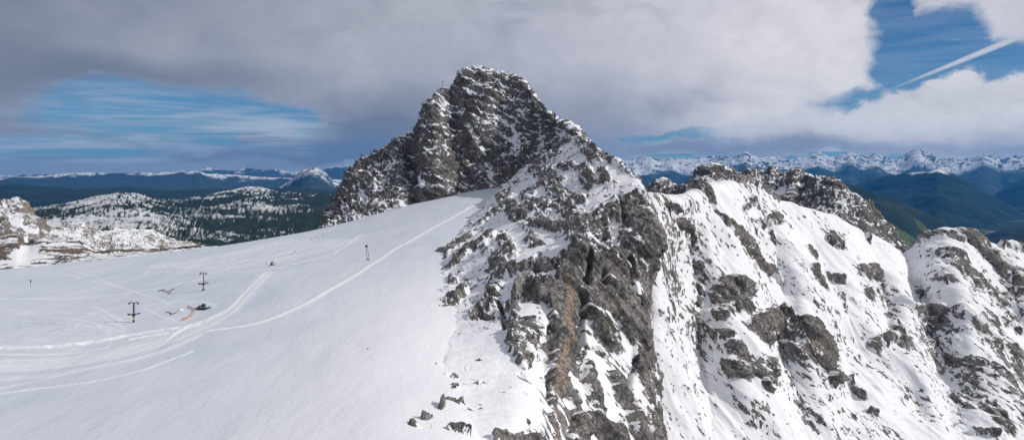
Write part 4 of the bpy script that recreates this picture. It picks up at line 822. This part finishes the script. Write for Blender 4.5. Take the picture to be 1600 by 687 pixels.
# people
def body_mesh():
    me = bpy.data.meshes.new('figure'); V = [(0, 0, .95), (0, 0, 1.18), (0, .0, 1.42), (0, 0, 1.54), (0, .01, 1.68), (.10, 0, .90), (.12, .03, .50), (.13, -.02, .08), (.14, .13, .03), (-.10, 0, .90), (-.12, .05, .50), (-.13, -.03, .08), (-.14, .12, .03),
         (.19, 0, 1.43), (.27, .02, 1.15), (.26, .2, .98), (-.19, 0, 1.43), (-.28, .03, 1.15), (-.25, .2, 1.0)]
    E = [(0, 1), (1, 2), (2, 3), (3, 4), (0, 5), (5, 6), (6, 7), (7, 8), (0, 9), (9, 10), (10, 11), (11, 12), (2, 13), (13, 14), (14, 15), (2, 16), (16, 17), (17, 18)]
    Rr = [.17, .17, .17, .07, .115, .11, .08, .06, .05, .11, .08, .06, .05, .085, .06, .045, .085, .06, .045]
    me.from_pydata(V, E, []); o = bpy.data.objects.new('figure', me); COL.objects.link(o); md = o.modifiers.new('s', 'SKIN')
    for sv, r in zip(me.skin_vertices[0].data, Rr): sv.radius = (r, r * .85)
    me.skin_vertices[0].data[0].use_root = True
    ss = o.modifiers.new('b', 'SUBSURF'); ss.levels = 1; ss.render_levels = 1
    dg = bpy.context.evaluated_depsgraph_get(); m2 = bpy.data.meshes.new_from_object(o.evaluated_get(dg)); bpy.data.objects.remove(o); return m2
FIG = body_mesh()
def person(u, v, jacket, label, rz=0, skis=True, group='skiers on the upper piste', b=None, poles=False):
    b = ground(u, v) if b is None else b; me = FIG.copy(); me.materials.clear()
    for m_ in (M_TRO, jacket, M_SKIN): me.materials.append(m_)
    for p in me.polygons: p.material_index = 2 if p.center.z > 1.56 else (1 if p.center.z > .86 else 0); p.use_smooth = True
    o = make_obj('person', me); o.location = b; o.rotation_euler = (0, 0, rz); o.scale = (1.05,) * 3; tag(o, label, 'person', group)
    MB().tube((0, 0, 1.70), (0, 0, 1.84), .135, .08, 10).build('helmet', jacket, o)
    if skis:
        for sx in (-1, 1): MB().box((sx * .14, .15, .02), (.09, 1.7, .03), .01).build('ski', M_BLK, o)
    return o
person(417.3, 413.5, M_TRO, 'person in dark clothes standing left of the pale green housing', .4, False, None)
person(421.5, 416, M_BLK, 'person in black standing at the front corner of the pale green housing', 2.2, False, None)
person(455.5, 397.5, M_OLIVE, 'person in olive jacket lowest of the small group on the upper piste', 1.5)
person(459, 393, M_YEL, 'person in yellow jacket in the small group on the upper piste', 1.2)
person(462, 392.8, M_BLUE, 'person in blue jacket at the right of the small group', 1.9)
person(485.5, 374, M_TRO, 'person in dark clothes, left one of a pair high on the piste', 1.4)
person(488, 373.5, M_BLUE, 'person in blue, right one of a pair high on the piste', 2.4)
person(494.5, 370.5, M_TRO, 'person in dark clothes alone just above the pair on the piste', 1.0)
person(505, 367, M_WOOD, 'person in brown, the highest skier on the piste', 1.0)
pl_ = person(0, 0, M_RED, 'worker in red standing on the platform of the farther pylon', 2.9, False, None, b2 + Vector((3.4 * sc2, -.1, 11.3 * sc2)))

# things on the skyline
fPk = fP
def peak_pt(u, v): return Vector([float(x) for x in fPk(u, v, False)])
c0 = peak_pt(692, 139); sP = c0.y / F; t = thing('summit_cross', 'thin grey summit cross on the lower rock top left of the main summit', 'summit cross', c0)
MB().tube((0, 0, -3), (0, 0, 13.5 * sP), .38, .3, 8).build('post', M_GREY, t); MB().tube((-1.9, 0, 10.5 * sP), (1.9, 0, 10.5 * sP), .28, n=8).build('crossbar', M_GREY, t)
c1 = peak_pt(866, 186); sP = c1.y / F; t = thing('steel_post', 'thick dark post standing on the ridge shoulder below the summit', 'post', c1)
MB().box((0, 0, 4.4 * sP), (1.9 * sP, 1.6, 11.5 * sP), .1).build('shaft', M_BLK, t); MB().box((0, 0, -.4), (3.2, 2.4, 1.2), .2).build('footing', M_GREY, t)
c2 = peak_pt(859, 184.5); person(0, 0, M_RED, 'person in red jacket on the ridge left of the dark post', .3, False, None, c2 + Vector((0, -1.5, -.1))).scale = (1.5, 1.5, 1.5)

# huts by the groomed strip
fS = FSL
def slab_pt(u, v): return Vector([float(x) for x in fS(u, v, False)])
h = slab_pt(49.5, 380); sH = h.y / F; t = thing('dark_hut', 'dark gabled hut at the head of the groomed strip between rock slabs', 'hut', h, math.radians(12))
bm = bmesh.new(); w_, d_, e_, r_ = 3.6 * sH, 3.0, 2.6 * sH, 7.2 * sH
vs = [bm.verts.new(p) for p in [(-w_, -d_, -1), (w_, -d_, -1), (w_, -d_, e_), (0, -d_, r_ * .9), (-w_, -d_, e_), (-w_, d_, -1), (w_, d_, -1), (w_, d_, e_), (0, d_, r_ * .9), (-w_, d_, e_)]]
for f_ in ((0, 1, 2, 3, 4), (9, 8, 7, 6, 5), (0, 5, 6, 1), (1, 6, 7, 2), (2, 7, 8, 3), (3, 8, 9, 4), (4, 9, 5, 0)): bm.faces.new([vs[i] for i in f_])
me = bpy.data.meshes.new('wall'); bm.to_mesh(me); bm.free(); make_obj('wall', me, M_ROOF, t)
for sx in (-1, 1):
    ang = math.atan2(r_ * .9 - e_, w_); L = math.hypot(r_ * .9 - e_, w_) + .4
    MB().box((sx * w_ / 2, 0, (e_ + r_ * .9) / 2 + .25), (L, d_ * 2 + .8, .25), .04, Matrix.Rotation(sx * ang, 3, 'Y')).build('roof', M_STEEL, t)
MB().box((.3, -d_ - .05, .9), (1.3, .12, 2.0), .02).build('door', M_WOOD, t)
h2 = slab_pt(44, 381.5); t = thing('small_cabin', 'tiny cabin with a yellow roof left of the dark gabled hut', 'cabin', h2 + Vector((0, -2, 0)), .1)
MB().box((0, 0, 1.0), (2.7, 2.0, 2.4), .06).build('wall', M_GREY, t); MB().box((0, 0, 2.45), (3.4, 2.6, .5), .08).build('roof', M_YEL, t); MB().box((.3, -1.02, .9), (.8, .08, 1.5), .02).build('door', M_BLK, t)
